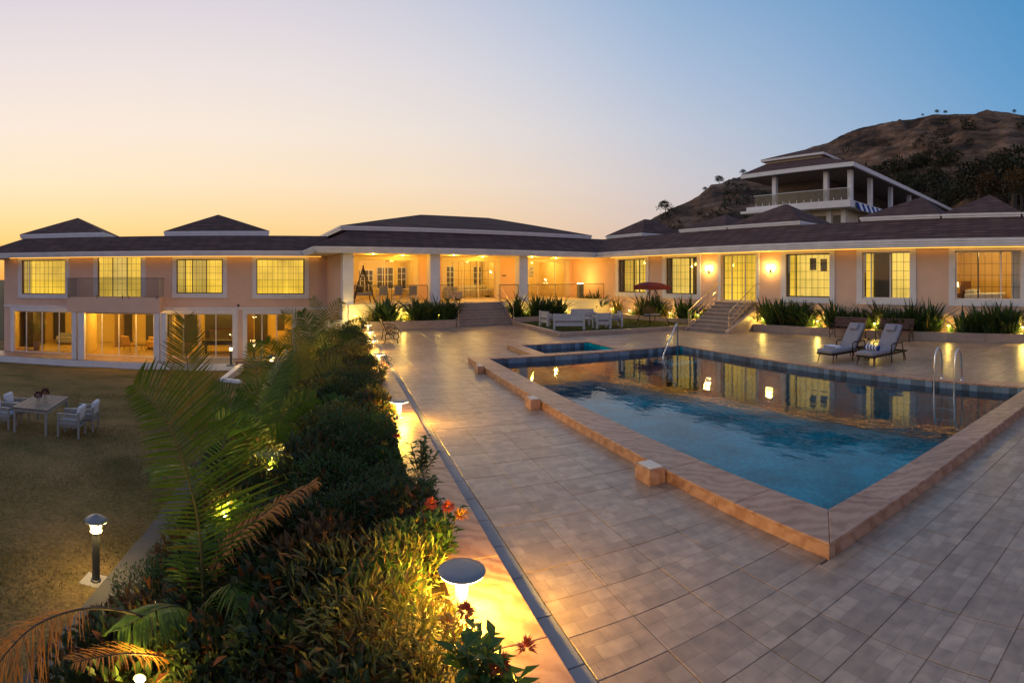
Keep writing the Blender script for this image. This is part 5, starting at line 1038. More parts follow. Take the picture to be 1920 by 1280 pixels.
# ================================================================== furniture
def rbox(mb, x0, x1, y0, y1, z0, z1, r=.03):              # cushion: box with rounded-off edges
    k = len(mb.v); xs = [x0, x0 + r, x1 - r, x1]; ys = [y0, y0 + r, y1 - r, y1]; zs = [z0, z0 + r, z1 - r, z1]
    bm = bmesh.new(); bmesh.ops.create_cube(bm, size=1.0)
    for v in bm.verts: v.co = Vector(((x0 + x1) / 2 + v.co.x * (x1 - x0), (y0 + y1) / 2 + v.co.y * (y1 - y0), (z0 + z1) / 2 + v.co.z * (z1 - z0)))
    bmesh.ops.bevel(bm, geom=bm.edges[:] , offset=r, segments=3, affect='EDGES', profile=.5); bm.verts.ensure_lookup_table(); bm.verts.index_update()
    mb.v += [v.co.copy() for v in bm.verts]; mb.f += [tuple(v.index + k for v in f.verts) for f in bm.faces]; bm.free(); return mb
def rotated(mb, pivot, axis, ang):
    Mx = Matrix.Translation(Vector(pivot)) @ Matrix.Rotation(ang, 4, axis) @ Matrix.Translation(-Vector(pivot)); mb.v = [Mx @ v for v in mb.v]; return mb
# ---- loungers
def lounger():
    t = thing('sun_lounger', 'x', 'sun lounger'); W = .33; hz = .30
    fr = MB().box(0, 1.95, -W, -W + .04, hz - .05, hz).box(0, 1.95, W - .04, W, hz - .05, hz).box(0, .04, -W + .041, W - .041, hz - .049, hz - .001).box(1.91, 1.95, -W + .041, W - .041, hz - .049, hz - .001)
    for k in range(7): fr.box(.2 + k * .24, .26 + k * .24, -W + .041, W - .041, hz - .03, hz - .01)
    fr.build('frame', M['iron'], t)
    for x, dx in ((.10, -.06), (1.78, .08)):
        for s in (-1, 1): MB().tube([(x, s * (W - .03), hz - .03), (x + dx, s * (W - .01), 0)], [.024, .016], 8).build('leg', M['wood_red'], t)
    for s in (-1, 1):
        MB().tube([(.98, s * (W + .02), 0), (.98, s * (W + .02), hz + .26), (1.05, s * (W + .03), hz + .30), (1.55, s * (W + .03), hz + .29)], .020, 8).build('armrest', M['iron'], t); MB().tube([(1.60, s * (W + .02), hz + .30), (1.72, s * (W + .02), 0)], .018, 8).build('arm_leg', M['wood_red'], t)
    rbox(MB(), -.02, 1.14, -W + .01, W - .01, hz + .002, hz + .13, .045).build('seat_cushion', M['cushion'], t, smooth=True)
    b = rotated(rbox(MB(), 1.14, 2.12, -W + .01, W - .01, hz + .002, hz + .13, .045), (1.14, 0, hz + .02), 'Y', -R(54)).build('back_cushion', M['cushion'], t, smooth=True)
    rotated(rbox(MB(), 1.82, 2.06, -.17, .17, hz + .125, hz + .21, .035), (1.14, 0, hz + .02), 'Y', -R(54)).build('headrest', M['cushion'], b, smooth=True)
    rotated(MB().box(1.16, 2.10, -W + .02, W - .02, hz - .03, hz + .001), (1.14, 0, hz + .02), 'Y', -R(54)).build('back_panel', M['iron'], t)
    MB().tube([(1.72, 0, hz - .02), (1.52, 0, hz + .42)], .014, 6).build('back_strut', M['iron'], t)
    return t
l1 = lounger(); l2 = copy_tree(l1)
l1.location = (13.35, 10.60, 0); l1.rotation_euler.z = R(-4); tag(l1, 'grey cushioned sun lounger with the flat folded towel, farther from the pool ladder', 'sun lounger', 'sun loungers by the pool')
l2.location = (13.62, 9.26, 0); l2.rotation_euler.z = R(-2); tag(l2, 'grey cushioned sun lounger with the rolled striped towel, nearer the pool ladder', 'sun lounger', 'sun loungers by the pool')
t = thing('folded_towel', 'white and blue towel folded flat on the foot of the left lounger', 'towel', (13.72, 10.58, .43), R(-6)); rbox(MB(), -.13, .17, -.24, .24, .001, .09, .03).build('cloth', M['towel_white'], t, smooth=True)
for z in (.028, .060): MB().box(-.135, .0, -.235, .235, z, z + .018).build('stripe', M['towel_blue'], t)
t = thing('rolled_towel', 'rolled towel with blue and white stripes on the right lounger', 'towel', (14.02, 9.24, .43), R(-2))
for k in range(9): y0 = -.25 + .5 * k / 9; MB().lathe([(.070, y0), (.086 + .004 * (k % 2), y0 + .006), (.086 + .004 * (k % 2), y0 + .048), (.070, y0 + .0545)], 18).build('stripe', M['towel_blue' if k % 2 == 0 else 'towel_white'], t, smooth=False)
for o in t.children: o.rotation_euler = (math.pi / 2, 0, 0); o.location = (0, 0, .088)
t = thing('side_table', 'small dark side table between the two loungers', 'side table', (14.75, 9.93, 0)); MB().box(-.22, .22, -.22, .22, .41, .45).build('table_top', M['iron'], t, bevel=.008)
for sx in (-1, 1):
    for sy in (-1, 1): MB().box(sx * .19 - .02, sx * .19 + .02, sy * .19 - .02, sy * .19 + .02, 0, .409).build('leg', M['iron'], t)
MB().box(-.2, .2, -.2, .2, .10, .13).build('shelf', M['iron'], t)
def glass_thing(name, label, cat, loc, prof, m, group=None): return one(name, MB().lathe(prof, 14), M[m], label, cat, loc, group, smooth=True)
glass_thing('wine_glass', 'stemmed glass on the dark side table', 'glass', (14.68, 10.02, .451), [(.035, 0), (.006, .006), (.006, .09), (.035, .13), (.038, .18), (.03, .21)], 'frosted_glass')
t = thing('small_bouquet', 'little dark bouquet on the side table between the loungers', 'bouquet', (14.80, 9.88, .451)); MB().lathe([(.04, 0), (.05, .05), (.03, .11), (.035, .13)], 12).build('vase', M['porcelain'], t, smooth=True)
mb = MB(); rr = random.Random(2)
for _ in range(70): d = rdir(rr, -.1); leaf(mb, Vector((0, 0, .16)) + d * .05, d, Vector((0, 0, 1)), .06, .03)
mb.build('leaves', M['leaf_croton'], t)
# ---- slatted benches with ornate iron ends
def bench():
    t = thing('garden_bench', 'x', 'bench'); Wd = .78        # along local y, facing +x
    for s in (-1, 1):
        y = s * (Wd - .03); e = MB()
        e.tube([(.27, y, 0), (.22, y, .12), (.30, y, .26), (.27, y, .40), (.10, y, .41)], .020, 6); e.tube([(-.30, y, 0), (-.24, y, .14), (-.25, y, .30), (-.20, y, .42), (-.28, y, .64), (-.38, y, .90)], .020, 6)
        e.tube([(-.27, y, .62), (-.10, y, .68), (.12, y, .64), (.26, y, .60), (.33, y, .54), (.28, y, .50), (.26, y, .40)], .018, 6); e.tube([(.10, y, .41), (-.10, y, .39), (-.22, y, .42)], .018, 6); e.tube([(.24, y, .15), (0, y, .22), (-.24, y, .16)], .014, 6)
        for cx, cz, rr_ in ((-.10, .53, .075), (.07, .53, .065), (-.02, .31, .055)): e.tube([(cx + rr_ * math.cos(a * .5236), y, cz + rr_ * math.sin(a * .5236)) for a in range(13)], .011, 5, cap=False)
        e.build('iron_end', M['iron'], t, smooth=True)
    for k in range(5): x = .26 - k * .105; MB().box(x - .04, x + .04, -Wd, Wd, .425 - abs(k - 2) * -.004, .447).build('seat_slat', M['wood_red'], t, bevel=.004)
    for k in range(5):
        z = .50 + k * .088; x = -.215 - (z - .44) * .36; rotated(MB().box(x, x + .022, -Wd, Wd, z, z + .066), (x, 0, z), 'Y', -R(19)).build('back_slat', M['wood_red'], t, bevel=.003)
    return t
b1 = bench(); b2 = copy_tree(b1); b3 = copy_tree(b1)
for o, (u, v), rz, lab in ((b1, (21.5, 10.25), BETA + math.pi, 'slatted wooden bench with iron ends behind the left lounger'), (b2, (21.5, 8.05), BETA + math.pi, 'slatted wooden bench with iron ends behind the right lounger, light shining through it')):
    p = B(u, v); o.location = p; o.rotation_euler.z = rz; tag(o, lab, 'bench', 'wooden benches with iron ends')
b3.location = (2.18, 22.75, 0); b3.rotation_euler.z = 0; tag(b3, 'iron bench seen end-on beside the hedge and the farthest mushroom lamps', 'bench', 'wooden benches with iron ends')
# ---- white seats on the small lawn
def white_seat(w, label, loc, rz):
    t = thing('garden_chair' if w < 1 else 'garden_bench', label, 'garden seat', loc, rz, 'white wooden seats on the small lawn'); h = w / 2   # faces +y, back at -y
    for sx in (-1, 1):
        for sy, top in ((-1, .80), (1, .58)): x = sx * (h - .05); y = sy * .30; MB().box(x - .05, x + .05, y - .05, y + .05, 0, top).build('leg', M['white_wood'], t, bevel=.006)
        x = sx * (h - .05); MB().box(x - .06, x + .06, -.249, .38, .581, .62).build('armrest', M['white_wood'], t, bevel=.006)
    for k in range(2): MB().box(-h + .101, h - .101, -.33, -.295, .46 + k * .17, .62 + k * .17).build('back_board', M['white_wood'], t, bevel=.004)
    for k in range(4): MB().box(-h + .101, h - .101, -.28 + k * .145, -.15 + k * .145, .34, .37).build('seat_slat', M['white_wood'], t)
    MB().box(-h + .101, h - .101, .285, .32, .22, .335).build('apron', M['white_wood'], t); MB().box(-h + .101, h - .101, -.32, -.285, .20, .335).build('apron', M['white_wood'], t)
    rbox(MB(), -h + .12, h - .12, -.25, .26, .371, .45, .03).build('cushion', M['cushion'], t, smooth=True); return t
p = P(1069, 619, .13); white_seat(1.55, 'long white wooden bench with its back to the pool on the small lawn', (p.x + .1, p.y + .35, .13), R(-24))
p = P(1033, 612, .13); white_seat(.85, 'white wooden armchair at the left end of the white bench group', (p.x, p.y + .3, .13), R(-80))
p = P(1121, 617, .13); white_seat(.8, 'white wooden armchair just right of the white bench, back to the pool', (p.x + .4, p.y + .35, .13), R(-8))
p = P(1158, 614, .13); white_seat(.8, 'white wooden armchair at the right end of the white bench group', (p.x + .1, p.y + .5, .13), R(75))
p = P(1100, 607, .13); white_seat(1.3, 'white wooden bench at the back of the group facing the pool', (p.x, p.y + .4, .13), R(165))
t = thing('low_white_table', 'low white table in the middle of the white bench group', 'table', (P(1090, 612, .13).x + .3, P(1090, 612, .13).y + .6, .13), R(-20)); MB().box(-.45, .45, -.3, .3, .38, .42).build('table_top', M['white_wood'], t, bevel=.008)
for sx in (-1, 1):
    for sy in (-1, 1): MB().box(sx * .4 - .035, sx * .4 + .035, sy * .25 - .035, sy * .25 + .035, 0, .379).build('leg', M['white_wood'], t)
# ---- swing with red canopy
q = P(1231, 609, .13); t = thing('canopy_swing', 'garden swing with a dark red canopy in front of the wing', 'swing', (q.x, q.y + .4, .13), R(8))
for s in (-1, 1):
    x = s * .62
    MB().tube([(x * 1.12, -.62, 0), (x * .62, -.14, 1.15), (x * .3, -.03, 1.92)], .024, 8).build('leg', M['iron'], t, smooth=True); MB().tube([(x * 1.12, .62, 0), (x * .62, .14, 1.15), (x * .3, .03, 1.92)], .024, 8).build('leg', M['iron'], t, smooth=True)
    MB().tube([(x * .55, 0, 1.9), (x * .6, 0, 1.2), (x * .7, -.05, .55)], .012, 6).build('hanger', M['iron'], t)
MB().tube([(-.75, 0, 1.93), (.75, 0, 1.93)], .024, 8).build('top_bar', M['iron'], t)
mb = MB(); nx_, ny_ = 14, 8
for side in (0, 1):
    for j in range(ny_ + 1):
        for i in range(nx_ + 1):
            a, b = -1 + 2 * i / nx_, -1 + 2 * j / ny_; rr_ = max(abs(a) ** 3, abs(b) ** 3); mb.v.append(Vector((a * .84, b * .60, 2.30 - .05 * a * a - .10 * b * b - (.16 * rr_ ** 2) - .16 * (a * .3) - side * (.05 if rr_ < .99 else .0))))
for side in (0, 1):
    o_ = side * (nx_ + 1) * (ny_ + 1)
    for j in range(ny_):
        for i in range(nx_): k = o_ + j * (nx_ + 1) + i; mb.f.append((k, k + 1, k + nx_ + 2, k + nx_ + 1) if side == 0 else (k + nx_ + 1, k + nx_ + 2, k + 1, k))
cp = mb.build('canopy', M['canopy_red'], t, smooth=True)
MB().box(-.83, .83, -.595, -.58, 1.90, 2.12).box(-.83, .83, .58, .595, 1.90, 2.12).box(-.845, -.83, -.575, .575, 1.94, 2.15).box(.83, .845, -.575, .575, 1.88, 2.06).build('valance', M['canopy_red'], cp)
MB().box(-.45, .45, -.25, .25, .46, .50).build('seat', M['iron'], t); rotated(MB().box(-.45, .45, .24, .28, .48, .95), (0, .25, .48), 'X', -R(12)).build('backrest', M['iron'], t); rbox(MB(), -.43, .43, -.23, .22, .502, .58, .03).build('cushion', M['cushion'], t, smooth=True)
# ---- pool ladder and handrail
t = thing('pool_ladder', 'steel pool ladder with two hooped rails at the right side of the pool', 'ladder', (12.1, 5.66, .17))
for y in (.27, -.27):
    pts = [(.07, y, 0), (.06, y, .45), (.03, y, .62), (-.05, y, .75), (-.15, y, .79), (-.25, y, .74), (-.31, y, .62), (-.36, y, .35), (-.37, y, -.1), (-.37, y, -1.15)]; MB().tube(pts, .022, 10).build('rail', M['steel'], t, smooth=True); MB().lathe([(.05, 0), (.045, .015), (.024, .02)], 14, (.07, y, .002)).build('flange', M['steel'], t)
for z in (-.35, -.62, -.89): MB().box(-.41, -.33, -.25, .25, z - .015, z + .015).build('rung', M['steel'], t)
t = thing('pool_handrail', 'steel handrail sloping into the far corner of the pool', 'handrail', (11.15, 15.35, 0), base=(11.15, 15.35, 0))
MB().tube([(11.15, 15.35, -.6), (11.15, 15.35, 1.0), (11.10, 15.31, 1.08), (11.03, 15.27, 1.06), (10.12, 14.74, .12), (10.09, 14.71, .02), (10.09, 14.70, -.7)], .024, 10).build('rail', M['steel'], t, smooth=True)
MB().box(10.6, 11.88, 14.9, 16.18, -.75, -.3).build('pool_step', M['pool_mosaic'], t)
# ---- lawn dining table
TR = .164; tp = Vector((-7.41, 12.42, 0)); zt = zl(-7.6, 13.0)
ta = Vector((math.sin(-TR), math.cos(TR), 0)); tw = Vector((-math.cos(TR), -math.sin(TR), 0))
tc_ = tp + ta * .84 + tw * .50; dt_ = thing('lawn_dining_table', 'grey dining table laid for a meal on the dry lawn', 'dining table', (tc_.x, tc_.y, zt), TR)
for k in range(6): x = -.52 + k * .1735; MB().box(x + .002, x + .171, -.90, .90, .715, .75).build('table_board', M['grey_wood'], dt_, bevel=.004)
MB().box(-.49, .49, -.87, .87, .64, .714).build('apron', M['chair_frame'], dt_)
for sx in (-1, 1):
    for sy in (-1, 1): MB().box(sx * .46 - .03, sx * .46 + .03, sy * .84 - .03, sy * .84 + .03, -.03, .64).build('leg', M['chair_frame'], dt_)
def on_table(x, y, z=.751): p = Vector((tc_.x, tc_.y, zt)) + Vector((x * math.cos(TR) - y * math.sin(TR), x * math.sin(TR) + y * math.cos(TR), z)); return p
for x, y, lab in ((.33, -.45, 'white plate at the near right place of the lawn table'), (.33, .62, 'white plate at the far right place of the lawn table'), (-.33, -.60, 'white plate with a folded napkin at the near left place of the lawn table'), (-.33, .30, 'white plate at the far left place of the lawn table')):
    one('plate', MB().lathe([(.06, 0), (.08, .004), (.145, .018), (.15, .021), (.142, .022), (.08, .009), (0, .008)], 24), M['porcelain'], lab, 'plate', on_table(x, y), 'plates on the lawn table', smooth=True)
one('napkin', MB().lathe([(.07, 0), (.06, .04), (.025, .09), (0, .10)], 8), M['pillow_white'], 'folded white napkin standing on the near left plate', 'napkin', on_table(-.33, -.60, .775))
for x, y, s_, lab in ((-.02, -.22, 1.0, 'near round bouquet of dark red flowers on the lawn table'), (.02, .22, 1.1, 'far round bouquet of dark red flowers on the lawn table')):
    t = thing('bouquet', lab, 'bouquet', on_table(x, y), 0, 'bouquets on the lawn table'); MB().lathe([(.05, 0), (.065, .05), (.045, .12), (.05, .14)], 14).build('vase', M['frosted_glass'], t, smooth=True); mb = MB(); rr = random.Random(int(s_ * 50))
    for _ in range(260): d = rdir(rr, -.4); leaf(mb, Vector((0, 0, .21)) + d * .085 * s_, d + rdir(rr, -1) * .6, Vector((0, 0, 1)), .05, .035)
    mb.build('flowers', M['flower_dark'], t)
for k, (x, y, m_) in enumerate(((.14, -.30, 'glass_pink'), (.20, .40, 'glass_pink'), (-.16, -.15, 'frosted_glass'), (.17, .06, 'frosted_glass'), (-.12, .46, 'frosted_glass'), (.05, -.5, 'frosted_glass'))):
    one('tumbler', MB().lathe([(.028, 0), (.036, .10), (.033, .10), (.026, .006)], 12), M[m_], 'pink tinted glass on the lawn table' if m_ == 'glass_pink' else 'clear glass on the lawn table', 'glass', on_table(x, y), 'glasses on the lawn table')
def lawn_chair(label, loc, rz):
    t = thing('lawn_armchair', label, 'armchair', loc, rz, 'white armchairs at the lawn table')                # faces +x
    for sy in (-1, 1):
        MB().box(.25, .30, sy * .29 - .025, sy * .29 + .025, -.03, .62).build('leg', M['chair_frame'], t); MB().box(-.32, -.27, sy * .29 - .025, sy * .29 + .025, -.03, .70).build('leg', M['chair_frame'], t); MB().box(-.269, .30, sy * .29 - .03, sy * .29 + .03, .621, .65).build('armrest', M['chair_frame'], t)
        for z in (.35, .44, .53): MB().box(-.269, .249, sy * .29 - .01, sy * .29 + .01, z, z + .06).build('side_slat', M['chair_frame'], t)
    MB().box(-.30, .28, -.264, .264, .28, .33).build('seat_frame', M['chair_frame'], t); MB().box(-.31, -.28, -.264, .264, .42, .70).build('backrest', M['chair_frame'], t)
    rbox(MB(), -.25, .27, -.26, .26, .332, .44, .04).build('seat_cushion', M['cushion_blue'], t, smooth=True); rotated(rbox(MB(), -.30, -.18, -.25, .25, .42, .84, .05), (-.24, 0, .44), 'Y', -R(10)).build('back_cushion', M['pillow_white'], t, smooth=True); return t
for (x, y), side, lab in (((-6.95, 12.92), 1, 'near white armchair on the right of the lawn table'), ((-6.98, 13.85), 1, 'far white armchair on the right of the lawn table'), ((-8.95, 12.60), -1, 'near white armchair on the left of the lawn table'), ((-9.15, 13.55), -1, 'far white armchair on the left of the lawn table')):
    lawn_chair(lab, (x, y, zl(x, y)), TR + (math.pi if side > 0 else 0))
# ---- verandah: porch swing, dining set, sofa
def bl(u, v, z): return B(u, v, z)
u, v = UF(681, 30.0), 30.0; t = thing('porch_swing', 'dark A-framed porch swing with cushions at the left end of the verandah', 'swing', bl(u, v, ZFL), BETA)
for sx in (-1, 1): MB().tube([(sx * .62, -.35, 0), (sx * .28, -.1, 1.2), (0, 0, 2.02)], .035, 8).build('leg', M['iron'], t); MB().tube([(sx * .55, .45, 0), (0, .02, 2.0)], .035, 8).build('leg', M['iron'], t)
MB().lathe([(.06, 2.0), (.05, 2.1), (0, 2.15)], 10).build('top_knot', M['iron'], t); MB().tube([(0, 0, 2.0), (0, 0, 1.25)], .02, 6).build('hanger', M['iron'], t)
mb = MB(); 
for i in range(13): a = math.pi * (.05 + .9 * i / 12); mb.tube([(.52 * math.cos(a), .12, .82 + .5 * math.sin(a)), (.52 * math.cos(a), -.30, .62 + .1 * math.sin(a)), (0, -.25, .42)], .016, 5)
mb.build('wicker_seat', M['wicker'], t); rbox(MB(), -.45, .45, -.38, .1, .42, .60, .06).build('cushion', M['cushion'], t, smooth=True); rotated(rbox(MB(), -.40, .02, .02, .14, .56, .95, .05), (0, 0, .6), 'X', -R(15)).build('pillow', M['wicker'], t, smooth=True)
u0, v0 = UF(742, 30.6), 30.6; t = thing('verandah_dining_table', 'light dining table with a fruit bowl on the verandah', 'dining table', bl(u0, v0, ZFL), BETA); MB().box(-1.15, 1.15, -.45, .45, .72, .76).build('table_top', M['cream'], t, bevel=.01)
for sx in (-1, 1):
    for sy in (-1, 1): MB().box(sx * 1.08 - .03, sx * 1.08 + .03, sy * .4 - .03, sy * .4 + .03, 0, .719).build('leg', M['frame_white'], t)
p = bl(u0 - .75, v0, ZFL + .761); t = thing('fruit_bowl', 'white bowl of fruit on the verandah table', 'bowl', p); MB().lathe([(.08, 0), (.10, .02), (.19, .09), (.20, .11), (.18, .10), (.09, .03), (0, .03)], 20).build('bowl', M['porcelain'], t, smooth=True)
for a in range(4): MB().lathe([(0, .05), (.05, .08), (.065, .12), (.045, .165), (0, .18)], 10, (.08 * math.cos(a * 1.57), .08 * math.sin(a * 1.57), 0)).build('fruit', M['flower_red' if a % 2 else 'flower_gold'], t, smooth=True)
for k, x in enumerate((717, 745, 772)):
    u, v = UF(x, 29.75), 29.75; t = thing('dining_chair', 'beige dining chair at the verandah table, ' + ('left of the three', 'middle of the three', 'right of the three')[k], 'chair', bl(u, v, ZFL), BETA, 'dining chairs on the verandah')
    rbox(MB(), -.24, .24, -.24, .24, .42, .50, .03).build('seat', M['beige_weave'], t, smooth=True); rbox(MB(), -.24, .24, -.27, -.22, .46, .95, .02).build('backrest', M['beige_weave'], t, smooth=True)
    for sx in (-1, 1):
        for sy in (-1, 1): MB().box(sx * .21 - .018, sx * .21 + .018, sy * .21 - .018, sy * .21 + .018, 0, .419).build('leg', M['frame_white'], t)
def sofa(label, p, rz, m, w=1.9):
    t = thing('sofa', label, 'sofa', p, rz); h = w / 2; rbox(MB(), -h, h, -.4, .4, .12, .42, .05).build('base', M[m], t, smooth=True); rbox(MB(), -h, h, .22, .42, .40, .85, .06).build('backrest', M[m], t, smooth=True)
    for s in (-1, 1): rbox(MB(), s * h - .10, s * h + .10, -.4, .4, .14, .6, .05).build('armrest', M[m], t, smooth=True); rbox(MB(), s * h * .45 - h * .42, s * h * .45 + h * .42, -.38, .22, .42, .54, .04).build('seat_cushion', M[m], t, smooth=True)
    for sx in (-1, 1): MB().box(sx * (h - .1) - .03, sx * (h - .1) + .03, -.33, .33, 0, .12).build('foot', M['iron'], t)
    return t
sofa('cream sofa inside the sliding doors at the top of the front steps', bl(UF(890, 35.2), 35.2, ZFL + .01), BETA, 'sofa_light', 2.2)
sofa('dark sofa on the verandah left of the front steps', bl(UF(848, 31.2), 31.2, ZFL), BETA, 'cushion', .9)
# ---- ground floor rooms
ZG = -2.39
sofa('dark sofa in the left ground floor room', bl(-12.4, 39.2, ZG), BETA + .2, 'cushion', 2.4)
def potted(label, p, h, seed):
    t = thing('potted_palm', label, 'potted plant', p); MB().lathe([(.20, 0), (.26, .3), (.28, .55), (.25, .55), (.22, .45)], 16).build('pot', M['terracotta'], t, smooth=True); r = random.Random(seed); mb = MB()
    for _ in range(24):
        a = r.uniform(0, 6.28); ln = h * r.uniform(.5, 1); tip = Vector((math.cos(a) * .75 * r.uniform(.4, 1), math.sin(a) * .75 * r.uniform(.4, 1), .5 + ln)); 
        for k in range(12):
            q = Vector((0, 0, .5)).lerp(tip, .35 + .65 * k / 11); q.z += .25 * math.sin(math.pi * (.35 + .65 * k / 11)); b = a + (1.1 if k % 2 else -1.1); leaf(mb, q, Vector((math.cos(b), math.sin(b), .1)), Vector((0, 0, 1)), .30, .05, droop=.6)
    mb.build('leaves', M['leaf_strap'], t); return t
potted('tall potted palm inside the left ground floor doors', bl(-13.9, 35.4, ZG), 1.7, 1); potted('potted palm in the right corner of the room under the balcony', bl(-5.1, 37.0, ZG), 1.4, 2); potted('potted plant behind the left billiard room door', bl(-3.5, 36.6, ZG), 1.5, 3)
t = thing('armchair', 'gold high backed armchair in the room under the balcony', 'armchair', bl(-7.45, 36.4, ZG), BETA + R(150)); rbox(MB(), -.34, .34, -.30, .32, .36, .52, .07).build('seat', M['gold_fabric'], t, smooth=True); rotated(rbox(MB(), -.36, .36, .26, .40, .42, 1.15, .07), (0, .3, .45), 'X', -R(16)).build('backrest', M['gold_fabric'], t, smooth=True)
for sx in (-1, 1):
    for sy in (-1, 1): MB().tube([(sx * .25, sy * .2, .38), (sx * .33, sy * .33, 0)], [.022, .012], 8).build('leg', M['wood_red'], t)
t = thing('round_table', 'small round dark table beside the gold armchair', 'table', bl(-6.6, 36.6, ZG)); MB().lathe([(.30, .42), (.32, .43), (.32, .455), (0, .456)], 20).build('table_top', M['room_dark'], t)
for a in range(3): MB().tube([(.1 * math.cos(a * 2.1), .1 * math.sin(a * 2.1), .42), (.28 * math.cos(a * 2.1), .28 * math.sin(a * 2.1), 0)], .014, 6).build('leg', M['room_dark'], t)
sofa('low light sofa beside the potted palm in the room under the balcony', bl(-5.7, 37.9, ZG), BETA, 'gold_fabric', 1.5)
t = thing('billiard_table', 'dark billiard table in the right ground floor room', 'billiard table', bl(-1.25, 36.6, ZG), BETA + .1); MB().box(-1.25, 1.25, -.7, .7, .58, .84).build('bed', M['room_dark'], t, bevel=.03); MB().box(-1.1, 1.1, -.55, .55, .841, .85).build('cloth', M['leaf_dark'], t); MB().box(-1.28, 1.28, -.73, -.56, .842, .90).box(-1.28, 1.28, .56, .73, .842, .90).box(-1.28, -1.11, -.559, .559, .842, .90).box(1.11, 1.28, -.559, .559, .842, .90).build('cushion_rail', M['wood_red'], t)
for sx in (-1, 1):
    for sy in (-1, 1): MB().lathe([(.07, 0), (.09, .1), (.06, .3), (.11, .58)], 10, (sx * 1.0, sy * .5, 0)).build('leg', M['room_dark'], t)
t = thing('upright_piano', 'dark sideboard behind the billiard table', 'sideboard', bl(-.9, 40.9, ZG), BETA); MB().box(-1.3, 1.3, -.3, .3, .1, 1.1).build('body', M['room_dark'], t, bevel=.02); MB().box(-1.35, 1.35, -.33, .33, 1.101, 1.14).build('top', M['wood_red'], t)
t.name = 'sideboard'
# ---- bedroom
t = thing('bed', 'bed with pale covers inside the wide wing window', 'bed', B(25.2, 4.9, ZWF + .01), BETA + math.pi / 2); rbox(MB(), -.95, .75, -1.0, 1.0, .15, .55, .06).build('mattress', M['towel_white'], t, smooth=True); MB().box(-1.02, .85, -1.05, 1.05, .05, .3).build('bed_frame', M['wood_red'], t, bevel=.02); MB().box(.86, .94, -1.05, 1.05, .05, 1.1).build('headboard', M['wood_red'], t, bevel=.02)
for s in (-1, 1): rbox(MB(), .35, .75, s * .5 - .35, s * .5 + .35, .55, .72, .06).build('pillow', M['towel_white'], t, smooth=True)
t = thing('table_lamp', 'glowing bedside lamp inside the wide wing window', 'table lamp', B(24.0, 6.0, ZWF + .01)); MB().box(-.22, .22, -.22, .22, 0, .55).build('stand', M['wood_red'], t); MB().lathe([(.07, .55), (.03, .62), (.05, .75), (.02, .85)], 12).build('base', M['porcelain'], t, smooth=True); MB().lathe([(.17, .84), (.11, 1.08)], 16).build('lamp_shade', M['glow_soft'], t, smooth=True); point_light((0, 0, 1.2), 12, t, color=(1, .66, .2))
# ---- left lower corner details
t = thing('white_garden_kerb', 'white kerb turning away from the terrace beside the lantern post', 'kerb', Pr(430, 692, 29)); o0 = t.location.copy(); BASE[t.name] = o0
a, b, c = Pr(452, 676, 31.5), Pr(418, 706, 27.0), Pr(452, 712, 26.5)
for p_, q_ in ((a, b), (b + Vector((.1, -.05, 0)), c)): p_ = Vector((p_.x, p_.y, -2.55)); q_ = Vector((q_.x, q_.y, -2.55)); MB().bar(p_, q_, .3, .42).build('kerb_stone', M['white'], t, bevel=.02)
t = thing('white_fence', 'low white picket fence at the foot of the tall column', 'fence', Pr(636, 616, 27.5)); o0 = t.location.copy(); BASE[t.name] = o0
for k in range(9): p_ = Pr(612 + k * 4.6, 616, 27.5); MB().box(p_.x - .04, p_.x + .04, p_.y - .02, p_.y + .02, p_.z - .55, p_.z + .40).build('picket', M['white'], t)
p_, q_ = Pr(609, 604, 27.5), Pr(652, 604, 27.5); MB().bar(p_ + Vector((0, .05, 0)), q_ + Vector((0, .05, 0)), .05, .07).build('rail', M['white'], t)
# ================================================================== hill and the pavilion behind
from mathutils import noise as mn
RIDGE = [(1000, 530), (1090, 486), (1150, 452), (1200, 420), (1235, 402), (1262, 388), (1300, 376), (1340, 350), (1372, 338), (1400, 327), (1450, 305), (1490, 290), (1529, 275), (1570, 256), (1608, 241), (1650, 230), (1681, 225), (1720, 219), (1754, 213.5), (1797, 213), (1825, 210), (1856, 205), (1893, 206), (1920, 213), (2000, 226), (2120, 250), (2300, 330), (2480, 440), (2600, 530)]
def ridge_y(x):
    for (a, ya), (b, yb) in zip(RIDGE, RIDGE[1:]):
        if a <= x <= b: return ya + (yb - ya) * (x - a) / (b - a)
    return 530
def hill_pt(x, f, jitter=True):
    # f 0..1 foot to ridge, then down the back to 1.35
    rr_ = 250 + 20 * math.sin(x * .009); ty = (HY - ridge_y(x)) / F; zr = HC + ty * rr_; r0 = 95; r = r0 + (rr_ - r0) * f; a = (x - XV) / F
    if f <= 1: g = f * f * .35 + f * .65; z = -4 + (zr + 4) * g
    else: z = zr - (zr + 4) * ((f - 1) / .35) ** 1.3
    p = Vector((r * math.sin(a), r * math.cos(a), z))
    if jitter:
        h_ = max(zr, 0); n1 = mn.fractal(p * .018, 1.0, 2.0, 6); n2 = mn.ridged_multi_fractal(Vector((p.x * .03, p.y * .03, p.z * .09)), .9, 2.1, 5, 1.0, 2.0); k = min(1, f * 4) * (1 if f < .97 else .25)
        n3 = mn.fractal(p * .07, 1.0, 2.1, 5); p.z += h_ * .06 * n1 * k + h_ * .045 * (n2 - 1.2) * k + 2.2 * n3 * min(1, f * 4) * (1 if f < .97 else .5)
    return p
g = MB(); nx_, nf = 380, 110
for j in range(nf + 1):
    for i in range(nx_ + 1): g.v.append(hill_pt(1000 + 1600 * i / nx_, 1.35 * j / nf))
for j in range(nf):
    for i in range(nx_): k = j * (nx_ + 1) + i; g.f.append((k, k + 1, k + nx_ + 2, k + nx_ + 1))
